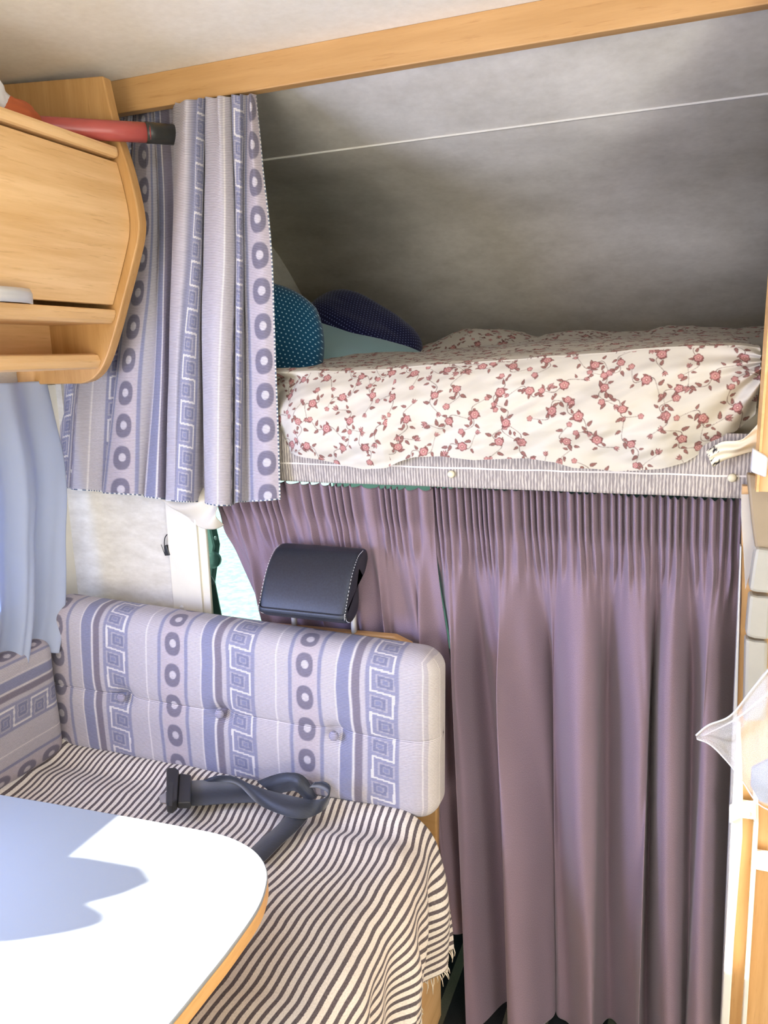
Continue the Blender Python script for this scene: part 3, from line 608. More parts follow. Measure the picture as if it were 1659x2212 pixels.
# floral print, drawn once as a field of sprigs
RES = 0.0009
def floral_field(W_, H_, seed):
    r = random.Random(seed); nx, ny = int(W_/RES), int(H_/RES)
    img = np.ones((ny, nx, 3), np.float32)*lin((196, 188, 172)).astype(np.float32)
    LINE, PINK, LEAF, DK = [lin(c).astype(np.float32) for c in ((88, 56, 52), (190, 138, 130), (146, 102, 92), (112, 60, 58))]
    def patch(cx, cy, R):
        x0, x1 = max(0, int((cx-R)/RES)), min(nx, int((cx+R)/RES)+1); y0, y1 = max(0, int((cy-R)/RES)), min(ny, int((cy+R)/RES)+1)
        if x1 <= x0 or y1 <= y0: return None
        X, Y = np.meshgrid((np.arange(x0, x1)+.5)*RES-cx, (np.arange(y0, y1)+.5)*RES-cy); return (slice(y0, y1), slice(x0, x1)), X, Y
    def paint(sl, m_, c, a=1.0):
        v = img[sl]; k = (np.clip(m_, 0, 1)*a)[..., None].astype(np.float32); img[sl] = v*(1-k)+c*k
    def flower(cx, cy, R, k, rot):
        p = patch(cx, cy, R*1.4)
        if not p: return
        sl, X, Y = p; rr = np.hypot(X, Y)/R; th = np.arctan2(Y, X)+rot; rad = 0.74+0.24*np.abs(np.cos(th*k/2))**0.7
        paint(sl, 1-sstep(0.92, 1.04, rr/rad), DK, 0.95); paint(sl, 1-sstep(0.72, 0.84, rr/rad), PINK, 0.9)
        paint(sl, (np.abs(np.sin(th*k/2)) < 0.22)*(rr < rad*0.8)*(rr > 0.2), DK, 0.6)
        paint(sl, 1-sstep(0.24, 0.3, rr), DK, 0.8); paint(sl, 1-sstep(0.12, 0.17, rr), lin((226, 180, 160)).astype(np.float32), 1)
    def leaf(cx, cy, L_, a, w=0.30, c=LEAF):
        p = patch(cx, cy, L_*1.1)
        if not p: return
        sl, X, Y = p; u = (X*math.cos(a)+Y*math.sin(a))/L_; v = (-X*math.sin(a)+Y*math.cos(a))/L_
        ww = w*np.sqrt(np.clip(1-(2*u-1)**2, 0, 1))*(1.15-u*0.7); d = np.abs(v)/np.maximum(ww, 1e-4)
        paint(sl, (d < 1)*(u > 0)*(u < 1), LINE, 0.95); paint(sl, (d < 0.62)*(u > 0.08)*(u < 0.9)*(np.abs(v) > 0.02), c, 0.9)
    def bud(cx, cy, R, a):
        for k in (-0.5, 0, 0.5): leaf(cx, cy, R*1.9, a+k*0.9, 0.26, PINK)
    def stem(pts, w=0.00105):
        C = catmull([(x, y, 0) for x, y in pts], 60)
        for x, y, _ in C:
            p = patch(x, y, w*1.6)
            if p: sl, X, Y = p; paint(sl, 1-sstep(0.55, 1.0, np.hypot(X, Y)/w), LINE, 0.8)
        return C
    step = 0.066; j = 0
    yy = step*0.3
    while yy < H_+step:
        xx = step*(0.2+0.5*(j % 2))
        while xx < W_+step:
            cx, cy = xx+r.uniform(-.013, .013), yy+r.uniform(-.012, .012); a = r.uniform(0, 6.28)
            Ls = r.uniform(0.034, 0.044); b = r.choice((-1, 1))*r.uniform(0.5, 1.1)
            P_ = [(cx-Ls*math.cos(a), cy-Ls*math.sin(a)), (cx-Ls*0.4*math.cos(a+b), cy-Ls*0.4*math.sin(a+b)), (cx, cy), (cx+Ls*0.5*math.cos(a+b), cy+Ls*0.5*math.sin(a+b)), (cx+Ls*math.cos(a), cy+Ls*math.sin(a))]
            C = stem(P_)
            for q in range(6, 58, 7):
                d = C[min(q+1, 59)]-C[q]; an = math.atan2(d[1], d[0]); sg = 1 if (q//7) % 2 else -1
                an2 = an+sg*r.uniform(0.6, 1.1); le = r.uniform(0.009, 0.0145)
                o_ = r.uniform(0.002, 0.006); leaf(C[q][0]+o_*math.cos(an2), C[q][1]+o_*math.sin(an2), le, an2)
            flower(cx+0.003, cy, r.uniform(0.0085, 0.0108), r.choice((5, 6)), a)
            e_ = C[-1]; 
            if r.random() < .5: flower(e_[0], e_[1], r.uniform(0.006, 0.008), 5, a)
            else: bud(e_[0], e_[1], 0.007, a)
            s0 = C[0]
            if r.random() < .6: bud(s0[0], s0[1], 0.0055, a+math.pi)
            else: flower(s0[0], s0[1], 0.0058, 5, 1.0)
            xx += step
        yy += step*0.86; j += 1
    return img
FIELD = floral_field(1.45, 1.0, 4)
def sample(u, v):
    H_, W_ = FIELD.shape[:2]; x = np.mod(u/RES, W_-1); y = np.mod(v/RES, H_-1); xi = x.astype(int); yi = y.astype(int); fx = (x-xi)[..., None]; fy = (y-yi)[..., None]
    x1 = np.minimum(xi+1, W_-1); y1 = np.minimum(yi+1, H_-1)
    return (FIELD[yi, xi]*(1-fx)+FIELD[yi, x1]*fx)*(1-fy)+(FIELD[y1, xi]*(1-fx)+FIELD[y1, x1]*fx)*fy
def floral_sheet():
    XE0, XE1 = -0.885, at(1643, 760, 1, 1.50)[0]
    nx = 1120
    X = np.linspace(XE0, XE1, nx)
    hem_px = [(560, 972), (600, 978), (640, 982), (690, 990), (740, 1004), (790, 1012), (840, 1009), (868, 995), (900, 985), (960, 984), (1030, 992), (1090, 990), (1140, 988), (1200, 996), (1240, 1008), (1290, 1012), (1330, 1018), (1380, 1015), (1430, 1012), (1480, 1000), (1520, 978), (1560, 955), (1600, 930), (1630, 905), (1645, 890)]
    H = np.array([at(x, y, 1, 1.468) for x, y in hem_px]); hz = np.interp(X, H[:, 0], H[:, 2])
    hz = np.where(X < H[0, 0], H[0, 2], hz)
    T_ = np.array([at(x, y, 1, 1.53) for x, y in ((600, 800), (760, 795), (900, 784), (1050, 772), (1250, 758), (1400, 748), (1500, 742), (1600, 742), (1643, 748))])
    tz = np.interp(X, T_[:, 0], T_[:, 2])
    nf, nt = 270, 220
    gath = sstep(XE1-0.30, XE1, X)                   # gathers towards the right corner
    rows = []
    ctl = [(2.42, 0.020), (2.1, -0.004), (1.8, -0.010), (1.62, -0.006), (1.535, 0.0), (1.495, -0.008)]
    for k in range(nx):
        pass
    a = np.linspace(0, 1, nf)[:, None]               # front drop: 0 = roll top, 1 = hem
    bulge = 0.036*(1-0.35*gath)
    Yf = 1.505-(0.040+bulge[None])*np.sin(np.clip(a*1.25, 0, 1)*math.pi/2)*(1-0.0*a)+(bulge[None]*0.75)*sstep(0.55, 1.0, a)
    Zf = tz[None]-0.006+(hz-tz+0.006)[None]*(a**1.12)
    b = np.linspace(0, 1, nt)[:, None]
    Yt = 2.45+(1.505-2.45)*b; Zt = tz[None]-0.006+0.036*sstep(0.0, 0.62, 1-b)+0.006*np.exp(-((Yt-1.54)/0.03)**2)
    Zt = Zt+0.030*(1-b)**2*(1-sstep(XE1-0.6, XE1, X))[None]*0.3
    Y = np.vstack([Yt+0*X[None], Yf[1:]]); Z = np.vstack([Zt, Zf[1:]]); Xg = np.broadcast_to(X, Y.shape).copy()
    A = np.vstack([np.zeros((nt, 1)), a[1:]])
    # diagonal wrinkles on the front, soft ripples on top
    cx1, cz1 = XE1+0.02, 1.475
    ang = np.arctan2(cz1-Z, cx1-Xg); dist = np.hypot(cz1-Z, cx1-Xg)
    wr = np.sin(ang*13+1.4*fbm(Xg*5, Z*9, 2))*np.exp(-dist/0.16)*0.012
    cx0, cz0 = -0.95, 1.30
    ang0 = np.arctan2(Z-cz0, Xg-cx0); d0 = np.hypot(Z-cz0, Xg-cx0); wr0 = np.sin(ang0*16+2*fbm(Xg*4, Z*8, 5))*np.exp(-d0/0.16)*0.007
    dia = fbm((Xg*0.9+Z*1.9)*5.5, (Z-Xg*0.55)*17, 7, 3)*0.022
    Y = Y-(wr+wr0+dia)*(0.15+0.85*sstep(0.0, 0.2, A))
    Z = Z+0.010*fbm(Xg*6, Y*9, 9, 3)*(1-sstep(0, 0.15, A))
    # right corner pinches backwards
    Y = Y+0.05*(gath[None]**4)*A
    lf = (1-sstep(-0.86, -0.74, X))[None]*sstep(0, 0.1, A); Y = Y+0.06*lf; Y = np.where(lf > 0, np.maximum(Y, 1.40+0.095*lf), Y)
    vlen = np.vstack([(Yt-1.505)*1.0+0*X[None], -(np.cumsum(np.hypot(np.diff(Zf, axis=0), np.diff(Yf, axis=0)), 0))])
    U = Xg+0.05*A*0+0.01*fbm(Xg*4, Z*4, 3); V_ = vlen
    c = sample(U+2.0, V_+3.0)
    P = np.stack([Xg, Y, Z], -1)
    return tag(sheet('floral_duvet', P, M['floral'], uv=np.stack([U, V_], -1), col=c, solid=0.0), 'cream duvet with dusty red flower print spilling over the front edge of the alcove bed', 'duvet')
floral_sheet()
def back_duvet():
    nx, ny = 620, 150
    sil = np.array([at(x, y, 1, 2.35) for x, y in ((880, 765), (915, 750), (940, 742), (985, 720), (1030, 708), (1080, 712), (1130, 720), (1165, 728), (1200, 720), (1260, 716), (1330, 718), (1400, 714), (1440, 704), (1500, 700), (1560, 706), (1600, 712), (1640, 706), (1670, 706))])
    X = np.linspace(sil[0, 0], 0.9, nx)[None]; hz = np.interp(X, sil[:, 0], sil[:, 2])
    t = np.linspace(0, 1, ny)[:, None]; base = 1.46
    th = t*math.pi
    Y = 2.36-0.16*np.cos(th)*-1*-1+0.0*X; Z = base+(hz-base)*np.sin(th)**0.7
    Y = Y+0.02*fbm(X*9, t*3, 3); Z = Z+0.012*fbm(X*14, t*4, 14)*np.sin(th)
    U = X+0*t; V_ = np.cumsum(np.ones((ny, nx))*0.0028, 0)
    P = np.stack([X+0*t, Y, Z], -1)
    return tag(sheet('folded_duvet', P, M['floral'], uv=np.stack([U, V_], -1), col=sample(U+2.3, V_+0.3), flip=True, solid=0.0), 'bunched flower printed duvet heaped along the back of the alcove bed', 'duvet')
back_duvet()
# hanging corner of the under-sheet
def corner():
    A = catmull([at(1645, 905, 1, 1.47), at(1628, 925, 1, 1.462), at(1600, 950, 1, 1.455), at(1560, 955, 1, 1.455), at(1525, 975, 1, 1.46)], 40)
    B = catmull([at(1645, 978, 1, 1.478), at(1622, 976, 1, 1.474), at(1590, 985, 1, 1.470), at(1560, 996, 1, 1.467), at(1540, 1010, 1, 1.468)], 40)
    t = np.linspace(0, 1, 24)[:, None, None]; P = A[None]*(1-t)+B[None]*t; P[..., 1] -= 0.012*np.sin(t[..., 0]*math.pi)+0.004*np.sin(t[..., 0]*12+np.linspace(0, 5, 40)[None])
    c = np.ones((24, 40, 3))*lin((232, 222, 196)); n = np.abs(vnoise(P[..., 0]*160, P[..., 2]*160, 3)); left = np.linspace(0, 1, 40)[None] > 0.80
    c = np.where(((n < 0.07) & left)[..., None], lin((40, 36, 40)), c)
    return tag(sheet('fitted_sheet', P, M['floral'], uv=P[..., [0, 2]], col=c, solid=0.001), 'cream fitted sheet corner with black line print below the right end of the duvet', 'sheet')
corner()

def pillow(name, c, size, rot, mat, label, n=44, cat='pillow', pinch=0.10, pw=0.5, rnd_=0.0):
    u = np.linspace(-1, 1, n); U, V_ = np.meshgrid(u, u)
    ex = 1-pinch*(1-V_**2)*0+0.0; x = U*(1-pinch*np.cos(V_*math.pi/2)); y = V_*(1-pinch*np.cos(U*math.pi/2))
    x = x*(1-rnd_+rnd_*np.sqrt(1-V_**2/2)); y = y*(1-rnd_+rnd_*np.sqrt(1-U**2/2))
    h = (np.clip(1-U**4, 0, 1)*np.clip(1-V_**4, 0, 1))**pw
    h = h*(1+0.10*fbm(U*1.5, V_*1.5, 3))
    top = np.stack([x*size[0], y*size[1], h*size[2]], -1); bot = np.stack([x*size[0], y*size[1], -h*size[2]], -1)
    R = np.array(Matrix.Rotation(rot[2], 3, 'Z') @ Matrix.Rotation(rot[1], 3, 'Y') @ Matrix.Rotation(rot[0], 3, 'X'))
    P = np.vstack([top.reshape(-1, 3), bot.reshape(-1, 3)]) @ R.T+np.asarray(c)
    F = np.vstack([grid_faces(n, n), grid_faces(n, n)[:, ::-1]+n*n])
    uv = np.vstack([np.stack([U*size[0], V_*size[1]], -1).reshape(-1, 2)]*2)
    o = mesh(name, P, F, mat, None, True, uv)
    import bmesh
    bm = bmesh.new(); bm.from_mesh(o.data); bmesh.ops.remove_doubles(bm, verts=bm.verts, dist=1e-5); bm.to_mesh(o.data); bm.free()
    return tag(o, label, cat)
R_ = math.radians
pc = at(545, 768, 1, 1.72); pillow('dotted_cushion', pc, (0.185, 0.19, 0.055), (R_(74), R_(10), R_(8)), M['teal_dots'], 'dark teal cushion with small white dots standing beside the patterned curtain', cat='cushion', pinch=0.0, rnd_=0.85)
pc = at(735, 765, 1, 2.05); pillow('pillow', pc+np.array([-0.02, 0, -0.02]), (0.25, 0.20, 0.07), (R_(14), R_(16), R_(-6)), M['teal_sheet'], 'plain pale teal pillow lying between the two dotted cushions')
pc = at(787, 722, 1, 2.22); pillow('dotted_cushion', pc, (0.195, 0.11, 0.075), (R_(30), R_(30), R_(-4)), M['navy_dots'], 'dark navy cushion with tiny dots leaning over the pale teal pillow', cat='cushion', pinch=0.0, pw=0.5, rnd_=0.7)

# ------------------------------------------------------------------ dinette bench
bench = empty('bench', (-0.9, 1.1, 0), 'beech bench base with a backboard behind the patterned backrest cushion', 'bench')
BX1 = -0.455
prism('backboard', [at(x, y, 1, 1.446) for x, y in ((300, 1335), (600, 1352), (850, 1375), (884, 1392), (915, 1430), (935, 1560), (944, 1700), (942, 2160))]+[(at(942, 2160, 1, 1.446)[0], 1.446, 0.0), (XL+0.3, 1.446, 0.0)], (0, 0.022, 0), M['beech_x'], bench, bev=0.004)
boxes('seat_box', [(XL+0.002, BX1, 0.80, 1.446, 0.0, 0.44)], M['beech_y'], bench, bev=0.004)
def lattice(nx, ny, nz):
    P, F = [], []
    def add(g):
        k = sum(len(p) for p in P); P.append(g.reshape(-1, 3)); F.append(grid_faces(*g.shape[:2])+k)
    x, y, z = np.linspace(-1, 1, nx), np.linspace(-1, 1, ny), np.linspace(-1, 1, nz)
    X, Z = np.meshgrid(x, z); add(np.stack([X, -1+0*X, Z], -1)); add(np.stack([X, 1+0*X, Z], -1)[:, ::-1])
    Y, Z = np.meshgrid(y, z); add(np.stack([1+0*Y, Y, Z], -1)); add(np.stack([-1+0*Y, Y, Z], -1)[:, ::-1])
    X, Y = np.meshgrid(x, y); add(np.stack([X, Y, 1+0*X], -1)); add(np.stack([X, Y, -1+0*X], -1)[:, ::-1])
    P = np.vstack(P); F = np.vstack(F)
    q, inv = np.unique(np.round(P, 5), axis=0, return_inverse=True)
    return q, inv.ravel()[F]
def rounded(q, h, r):
    h = np.asarray(h, float); p = q*h; r = np.asarray(r) if np.ndim(r) else np.array([r]*3)
    inner = np.clip(p, -(h-r), h-r); d = (p-inner)/r; n = np.linalg.norm(d, axis=1)[:, None]
    return inner+r*d/np.maximum(n, 1e-6)
def backrest():
    x0, x1 = -1.425, -0.425; z0, z1 = 0.566, 0.944; yc, hy = 1.383, 0.055
    q, F = lattice(460, 50, 200); h = np.array([(x1-x0)/2, hy, (z1-z0)/2]); p = rounded(q, h, np.array([0.05, 0.045, 0.045]))
    flat = q*h; X = flat[:, 0]+(x0+x1)/2
    fr = (q[:, 1] < -0.999)
    # taper: right end is a touch lower, face leans back
    zn = (p[:, 2]/h[2]+1)/2; xn = (p[:, 0]/h[0]+1)/2
    btn = [at(258, 1510, 1, 1.312), at(470, 1545, 1, 1.312), at(718, 1593, 1, 1.312)]
    W = p+np.array([(x0+x1)/2, yc, (z0+z1)/2])
    W[:, 2] -= (0.030*xn-0.004)*zn
    W[:, 1] += 0.018*(zn-0.5)
    W[:, 1] -= 0.010*np.sin(math.pi*zn)*(q[:, 1] < 0)*np.clip(1-np.abs(2*xn-1)**6, 0, 1)
    W[:, 0] += 0.012*(zn-0.45)*(-1)*(xn > 0.8)*0
    front = (q[:, 1] < 0)
    for b in btn:
        d = np.hypot(W[:, 0]-b[0], (W[:, 2]-b[2])*1.1); W[:, 1] += front*(0.016*np.exp(-(d/0.022)**2)+0.006*np.exp(-(d/0.08)**2))
    zb_ = btn[1][2]; W[:, 1] += front*0.0035*np.exp(-((W[:, 2]-zb_-0.002)/0.0022)**2)+front*0.004*np.exp(-((W[:, 2]-zb_)/0.02)**2)
    W[:, 1] += front*0.003*fbm(W[:, 0]*9, W[:, 2]*9, 5)
    oO, oL = at(655, 1545, 1, 1.315)[0], at(370, 1500, 1, 1.315)[0]; per = oO-oL
    v = flat[:, 2]+(z0+z1)/2+np.where(q[:, 2] > 0.999, flat[:, 1]+hy, 0.0)
    wob = 0.005*fbm(X*5, v*7, 8)
    u = (X-oO)/per*PER+wob
    side = q[:, 0] > 0.999; dd = flat[:, 1]+hy
    c = fab(u, v+0.02)
    plainc = lin((206, 198, 192)); ln = (np.abs(dd-0.035) < 0.0013)
    c = np.where(side[:, None], np.where(ln[:, None], lin((232, 226, 216)), plainc), c)
    pip = (np.abs(X-x1) < 0.006) & front & (~side); c = np.where(pip[:, None], plainc, c)
    o = mesh('backrest_cushion', W, F, M['fabric'], None, True, uv=np.stack([u+side*dd, v], -1), col=c)
    tag(o, 'long grey lilac patterned backrest cushion with three buttons on the bench', 'cushion')
    for b in btn:
        cc = np.array([b[0], 1.318, b[2]]); V, F2 = lathe_data(cc, (0.1, -1, 0.05), [(0.010, -0.004), (0.0105, 0.0), (0.009, 0.0035), (0.0055, 0.0058), (0.0015, 0.0066)], 20)
        ob_ = mesh('button', V, F2, M['fabric'], o, True, uv=[(p[0], p[2]) for p in V], col=np.ones((len(V), 3))*lin((158, 154, 172)))
    return o
backrest()
def left_cushion():
    x0, x1 = XL+0.004, -1.352; y0, y1 = 0.55, 1.318; z0, z1 = 0.575, 0.875
    q, F = lattice(30, 300, 130); h = np.array([(x1-x0)/2, (y1-y0)/2, (z1-z0)/2]); p = rounded(q, h, 0.035); W = p+np.array([(x0+x1)/2, (y0+y1)/2, (z0+z1)/2])
    flat = q*h; v = flat[:, 1]; u = -(flat[:, 2])+np.where(q[:, 2] > 0.999, flat[:, 0]-h[0], 0)+0.0
    W[:, 0] += 0.004*fbm(W[:, 1]*9, W[:, 2]*9, 4)
    c = fab(u+0.165, v)
    return tag(mesh('side_cushion', W, F, M['fabric'], None, True, uv=np.stack([v, u], -1), col=c), 'patterned side cushion against the left wall under the pale blue curtain', 'cushion')
left_cushion()
# seat cushion under the throw
def seat_cushion():
    q, F = lattice(60, 60, 12); h = np.array([0.485, 0.30, 0.055]); p = rounded(q, h, 0.04)
    return tag(mesh('seat_cushion', p+np.array([-0.955, 1.09, 0.50]), F, M['fabric'], None, True, uv=p[:, :2], col=fab(p[:, 0], p[:, 1])), 'patterned seat cushion hidden under the striped throw', 'cushion')
seat_cushion()
# striped throw
def throw():
    nx, ny = 420, 300
    s = np.linspace(0, 1.36, nx)[None]; t = np.linspace(0, 1, ny)[:, None]
    Yb, Yn = 1.322, 0.60
    xe = -0.485                                     # where the seat edge turns down
    L0 = xe-(-1.375)
    zt_ = 0.573; r = 0.06
    a = np.clip((s-L0)/r, 0, math.pi/2*1.0)
    X = np.where(s < L0, -1.375+s, xe+r*np.sin(a)); Z = np.where(s < L0, zt_+0*s, zt_-r*(1-np.cos(a)))
    ex = np.clip(s-L0-r*math.pi/2, 0, 9); Z = Z-ex*0.995
    hem = 0.255+0.03*fbm(t*5, 0*t, 4)+0.05*t        # drop length from edge
    # limit the drop by squeezing the last part of s
    Y = Yb+(Yn-Yb)*t+0*s
    drop = np.clip(s-L0, 0, 9); k = 0.34+0.02*np.sin(t*9)
    X = X+0*t; Z = Z+0*t
    g = sstep(L0+0.02, L0+0.2, s)
    X = X+g*(0.012*np.sin(Y*26+s*9+1.0)+0.012*np.sin(Y*61+s*22)*g+0.01)+0.015*g*(1-t)
    Y = Y+g*0.016*np.sin(s*30+Y*18)+0.05*g*sstep(0.3, 0, t)*0
    top = 1-g
    # tuck up against the cushions
    Z = Z+top*(0.020*sstep(0.10, 0.0, t)+0.020*sstep(0.05, 0.0, s/1.0)+0.010*fbm(X*6, Y*7, 6)+0.008*np.exp(-((t-0.16)/0.05)**2)*np.sin(X*9))
    X = X+top*(0.012*np.sin(t*9+2.0*X)*sstep(0.5, 0.05, t)+0.010*fbm(X*3, Y*6, 17)+0.004*fbm(X*9, Y*14, 18))
    # left edge runs slightly diagonal
    X = np.where(s < 0.1, X+(0.03*(t)-0.005)*(0.1-s)/0.1, X)
    maxs = L0+r*math.pi/2+0.215
    keep = int(np.searchsorted(s[0], maxs)); P = np.stack([X, Y, Z], -1)[:, :keep]
    uv = np.stack([s+0.02*t, Y], -1)[:, :keep]
    o = sheet('striped_throw', P, M['stripes'], uv=uv, flip=True, solid=0.003)
    tag(o, 'cream and dark grey striped throw with fringed edges spread over the bench seat', 'throw')
    parts = []
    rr = random.Random(3)
    for j in range(0, ny, 2):                        # fringe along hem and left edge
        p = P[j, -1]; 
        L_ = rr.uniform(0.012, 0.028); d = np.array([rr.uniform(-.004, .008), rr.uniform(-.012, .012), -L_]); parts.append(tube_data([p, p+d*0.5+[0.002, 0, 0], p+d], [0.0013, 0.0011, 0.0005], 5))
    o2 = merged('fringe', parts, M['fringe'], o); tag(o2, 'cream yarn fringe', kind='stuff')
    parts = []
    for j in range(0, ny, 2):
        p = P[j, 0]+[0, 0, 0.002]; d = np.array([-rr.uniform(0.008, 0.02), rr.uniform(-.02, .004), rr.uniform(0.0, 0.006)]); parts.append(tube_data([p, p+d*0.5+[0, 0, 0.003], p+d], [0.0016, 0.0013, 0.0007], 5))
    for j in range(ny-1): pass
    parts.append(tube_data(P[:, 0][::6]+[0, 0, 0.002], 0.0035, 8))
    tag(merged('fringe', parts, M['fringe'], o), 'cream yarn fringe', kind='stuff')
throw()

# ------------------------------------------------------------------ seat belt
def ribbon_data(A, B, th=0.0012, n=60):
    A = catmull(A, n); B = catmull(B, n); T = np.gradient((A+B)/2, axis=0); W_ = B-A; Nn = np.cross(T, W_); Nn /= np.maximum(np.linalg.norm(Nn, axis=1), 1e-9)[:, None]
    P = np.stack([A+Nn*th, B+Nn*th, B-Nn*th, A-Nn*th], 1)
    F = [tuple(int(v) for v in f) for f in grid_faces(n, 4, True)]+[(0, 1, 2, 3), tuple(4*(n-1)+k for k in (3, 2, 1, 0))]
    return P.reshape(-1, 3), F
def Z(x, y, z): return at(x, y, 2, z)
def belt():
    root = empty('seat_belt', Z(560, 1720, 0.60), 'black lap seat belt with buckle lying twisted on the striped throw', 'seat belt')
    parts = []
    parts.append(ribbon_data([Z(408, 1688, .600), Z(440, 1686, .600), (Z(480, 1688, .603)), Z(520, 1690, .606), Z(560, 1700, .612)], [Z(408, 1740, .597), Z(440, 1739, .597), Z(480, 1736, .598), Z(520, 1734, .6), Z(565, 1733, .602)]))
    parts.append(ribbon_data([Z(440, 1684, .603), Z(470, 1676, .618), Z(505, 1678, .632), Z(545, 1696, .634), Z(590, 1710, .628), Z(640, 1722, .624), Z(680, 1728, .63), Z(706, 1722, .645), Z(713, 1700, .668), Z(700, 1690, .675), Z(680, 1690, .668)],
                             [Z(452, 1690, .600), Z(490, 1690, .604), Z(520, 1700, .606), Z(560, 1738, .606), Z(610, 1760, .606), Z(655, 1768, .605), Z(690, 1756, .606), Z(709, 1735, .615), Z(708, 1712, .635), Z(690, 1702, .645), Z(668, 1700, .650)], n=110))
    parts.append(ribbon_data([Z(555, 1688, .628), Z(585, 1676, .648), Z(615, 1669, .662), Z(645, 1671, .665), Z(662, 1682, .655), Z(674, 1700, .64), Z(684, 1722, .622)],
                             [Z(590, 1714, .615), Z(612, 1712, .622), Z(632, 1708, .63), Z(640, 1710, .632), Z(648, 1716, .626), Z(655, 1724, .618), Z(664, 1736, .61)], n=80))
    parts.append(ribbon_data([Z(618, 1762, .601), Z(592, 1790, .597), Z(565, 1812, .595), Z(530, 1845, .594)], [Z(664, 1768, .600), Z(640, 1795, .596), Z(610, 1822, .595), Z(570, 1862, .594)]))
    V, F = [], []
    for v, f in parts:
        k = len(V); V += [tuple(p) for p in v]; F += [tuple(i+k for i in q) for q in f]
    mesh('strap', V, F, M['belt'], root, True, uv=[(p[0], p[1]) for p in V])
    # buckle: sewn sleeve + slotted tongue frame
    bk = prism('buckle', [Z(388, 1684, .600), Z(414, 1687, .600), Z(413, 1747, .600), Z(384, 1748, .600)], (0, 0, 0.016), M['black_plastic'], root, bev=0.003)
    fr = prism('frame', [Z(361, 1679, .600), Z(382, 1678, .600), Z(388, 1684, .600), Z(384, 1750, .600), Z(372, 1760, .600), Z(361, 1757, .600)], (0, 0, 0.024), M['black_plastic'], root, bev=0.004)
    prism('slot', [Z(366, 1690, .6245), Z(374, 1690, .6245), Z(372, 1742, .6245), Z(365, 1742, .6245)], (0, 0, 0.001), M['tape'], fr)
    prism('metal_tongue', [Z(344, 1722, .604), Z(360, 1712, .604), Z(360, 1738, .604), Z(346, 1736, .604)], (0, 0, 0.003), M['steel'], root, bev=0.001)
belt()

# ------------------------------------------------------------------ headrest
def headrest():
    root = empty('headrest', at(690, 1370, 1, 1.455), 'black leather headrest with white stitching on chrome posts above the bench', 'headrest')
    # side profile (depth, height) curved like a banana; swept across X
    A = [at(603, 1180, 1, 1.445), at(793, 1192, 1, 1.445)]; B = [at(562, 1310, 1, 1.345), at(735, 1340, 1, 1.345)]
    zt_, zb_ = A[0][2]-0.004, B[0][2]-0.004
    front = [(1.450, zt_+0.010), (1.420, zt_+0.002), (1.385, zt_-0.030), (1.355, zt_-0.078), (1.340, zt_-0.112), (1.341, zb_+0.006), (1.350, zb_-0.012), (1.368, zb_-0.022)]
    back = [(1.390, zb_-0.021), (1.408, zb_-0.008), (1.416, zb_+0.014), (1.416, zb_+0.05), (1.424, zb_+0.09), (1.450, zt_-0.040), (1.476, zt_-0.014), (1.472, zt_+0.004)]
    prof = catmull([(0, a, b) for a, b in front+back+[front[0]]], 60)[:-1]; c = prof.mean(0)
    x0, x1 = (A[0][0]+B[0][0])/2-0.002, (A[1][0]+B[1][0])/2+0.002
    ss = np.concatenate([[0, 0.0, 0.003, 0.015, 0.035], np.linspace(0.06, 0.94, 20), [0.965, 0.985, 0.997, 1.0, 1.0]]); sc = np.concatenate([[0.01, 0.80, 0.90, 0.965, 0.992], np.ones(20), [0.992, 0.965, 0.90, 0.80, 0.01]])
    P = []
    for s_, k in zip(ss, sc):
        q = c+(prof-c)*k; q = q.copy(); q[:, 0] = x0+(x1-x0)*s_; P.append(q)
    P = np.array(P); o = mesh('pad', P, grid_faces(len(ss), P.shape[1], True), M['leather'], root)
    for s_, kk in ((0.0, 0.962), (1.0, 0.962)):
        stitch = []
        n_ = 100; fr = catmull([(0, a, b) for a, b in front], n_); q = c+(fr-c)*kk; q[:, 0] = x0+(x1-x0)*(0.006 if s_ == 0 else 0.994)
        q[:, 1] -= 0.0016
        for i in range(0, n_-2, 2): stitch.append(tube_data([q[i], (q[i]+q[i+1])/2, q[i+1]], 0.0006, 5))
        merged('stitching', stitch, M['white_plastic'], o)
    for pxb, pyb in ((636, 1350), (765, 1370)):
        b = at(pxb, pyb, 1, 1.452); p = [(b[0], 1.452, b[2]-0.05), (b[0], 1.452, b[2]+0.02), (b[0]+0.001, 1.452, b[2]+0.08), (b[0]+0.001, 1.448, b[2]+0.12)]
        tube('post', p, 0.0062, M['satin'], root, 16)
    b = at(765, 1374, 1, 1.452); V, F = lathe_data((b[0], 1.452, b[2]-0.004), (0, 0, 1), [(0.016, -0.004), (0.017, 0.0), (0.014, 0.004), (0.008, 0.006)]); mesh('post_collar', V, F, M['black_plastic'], root)
headrest()

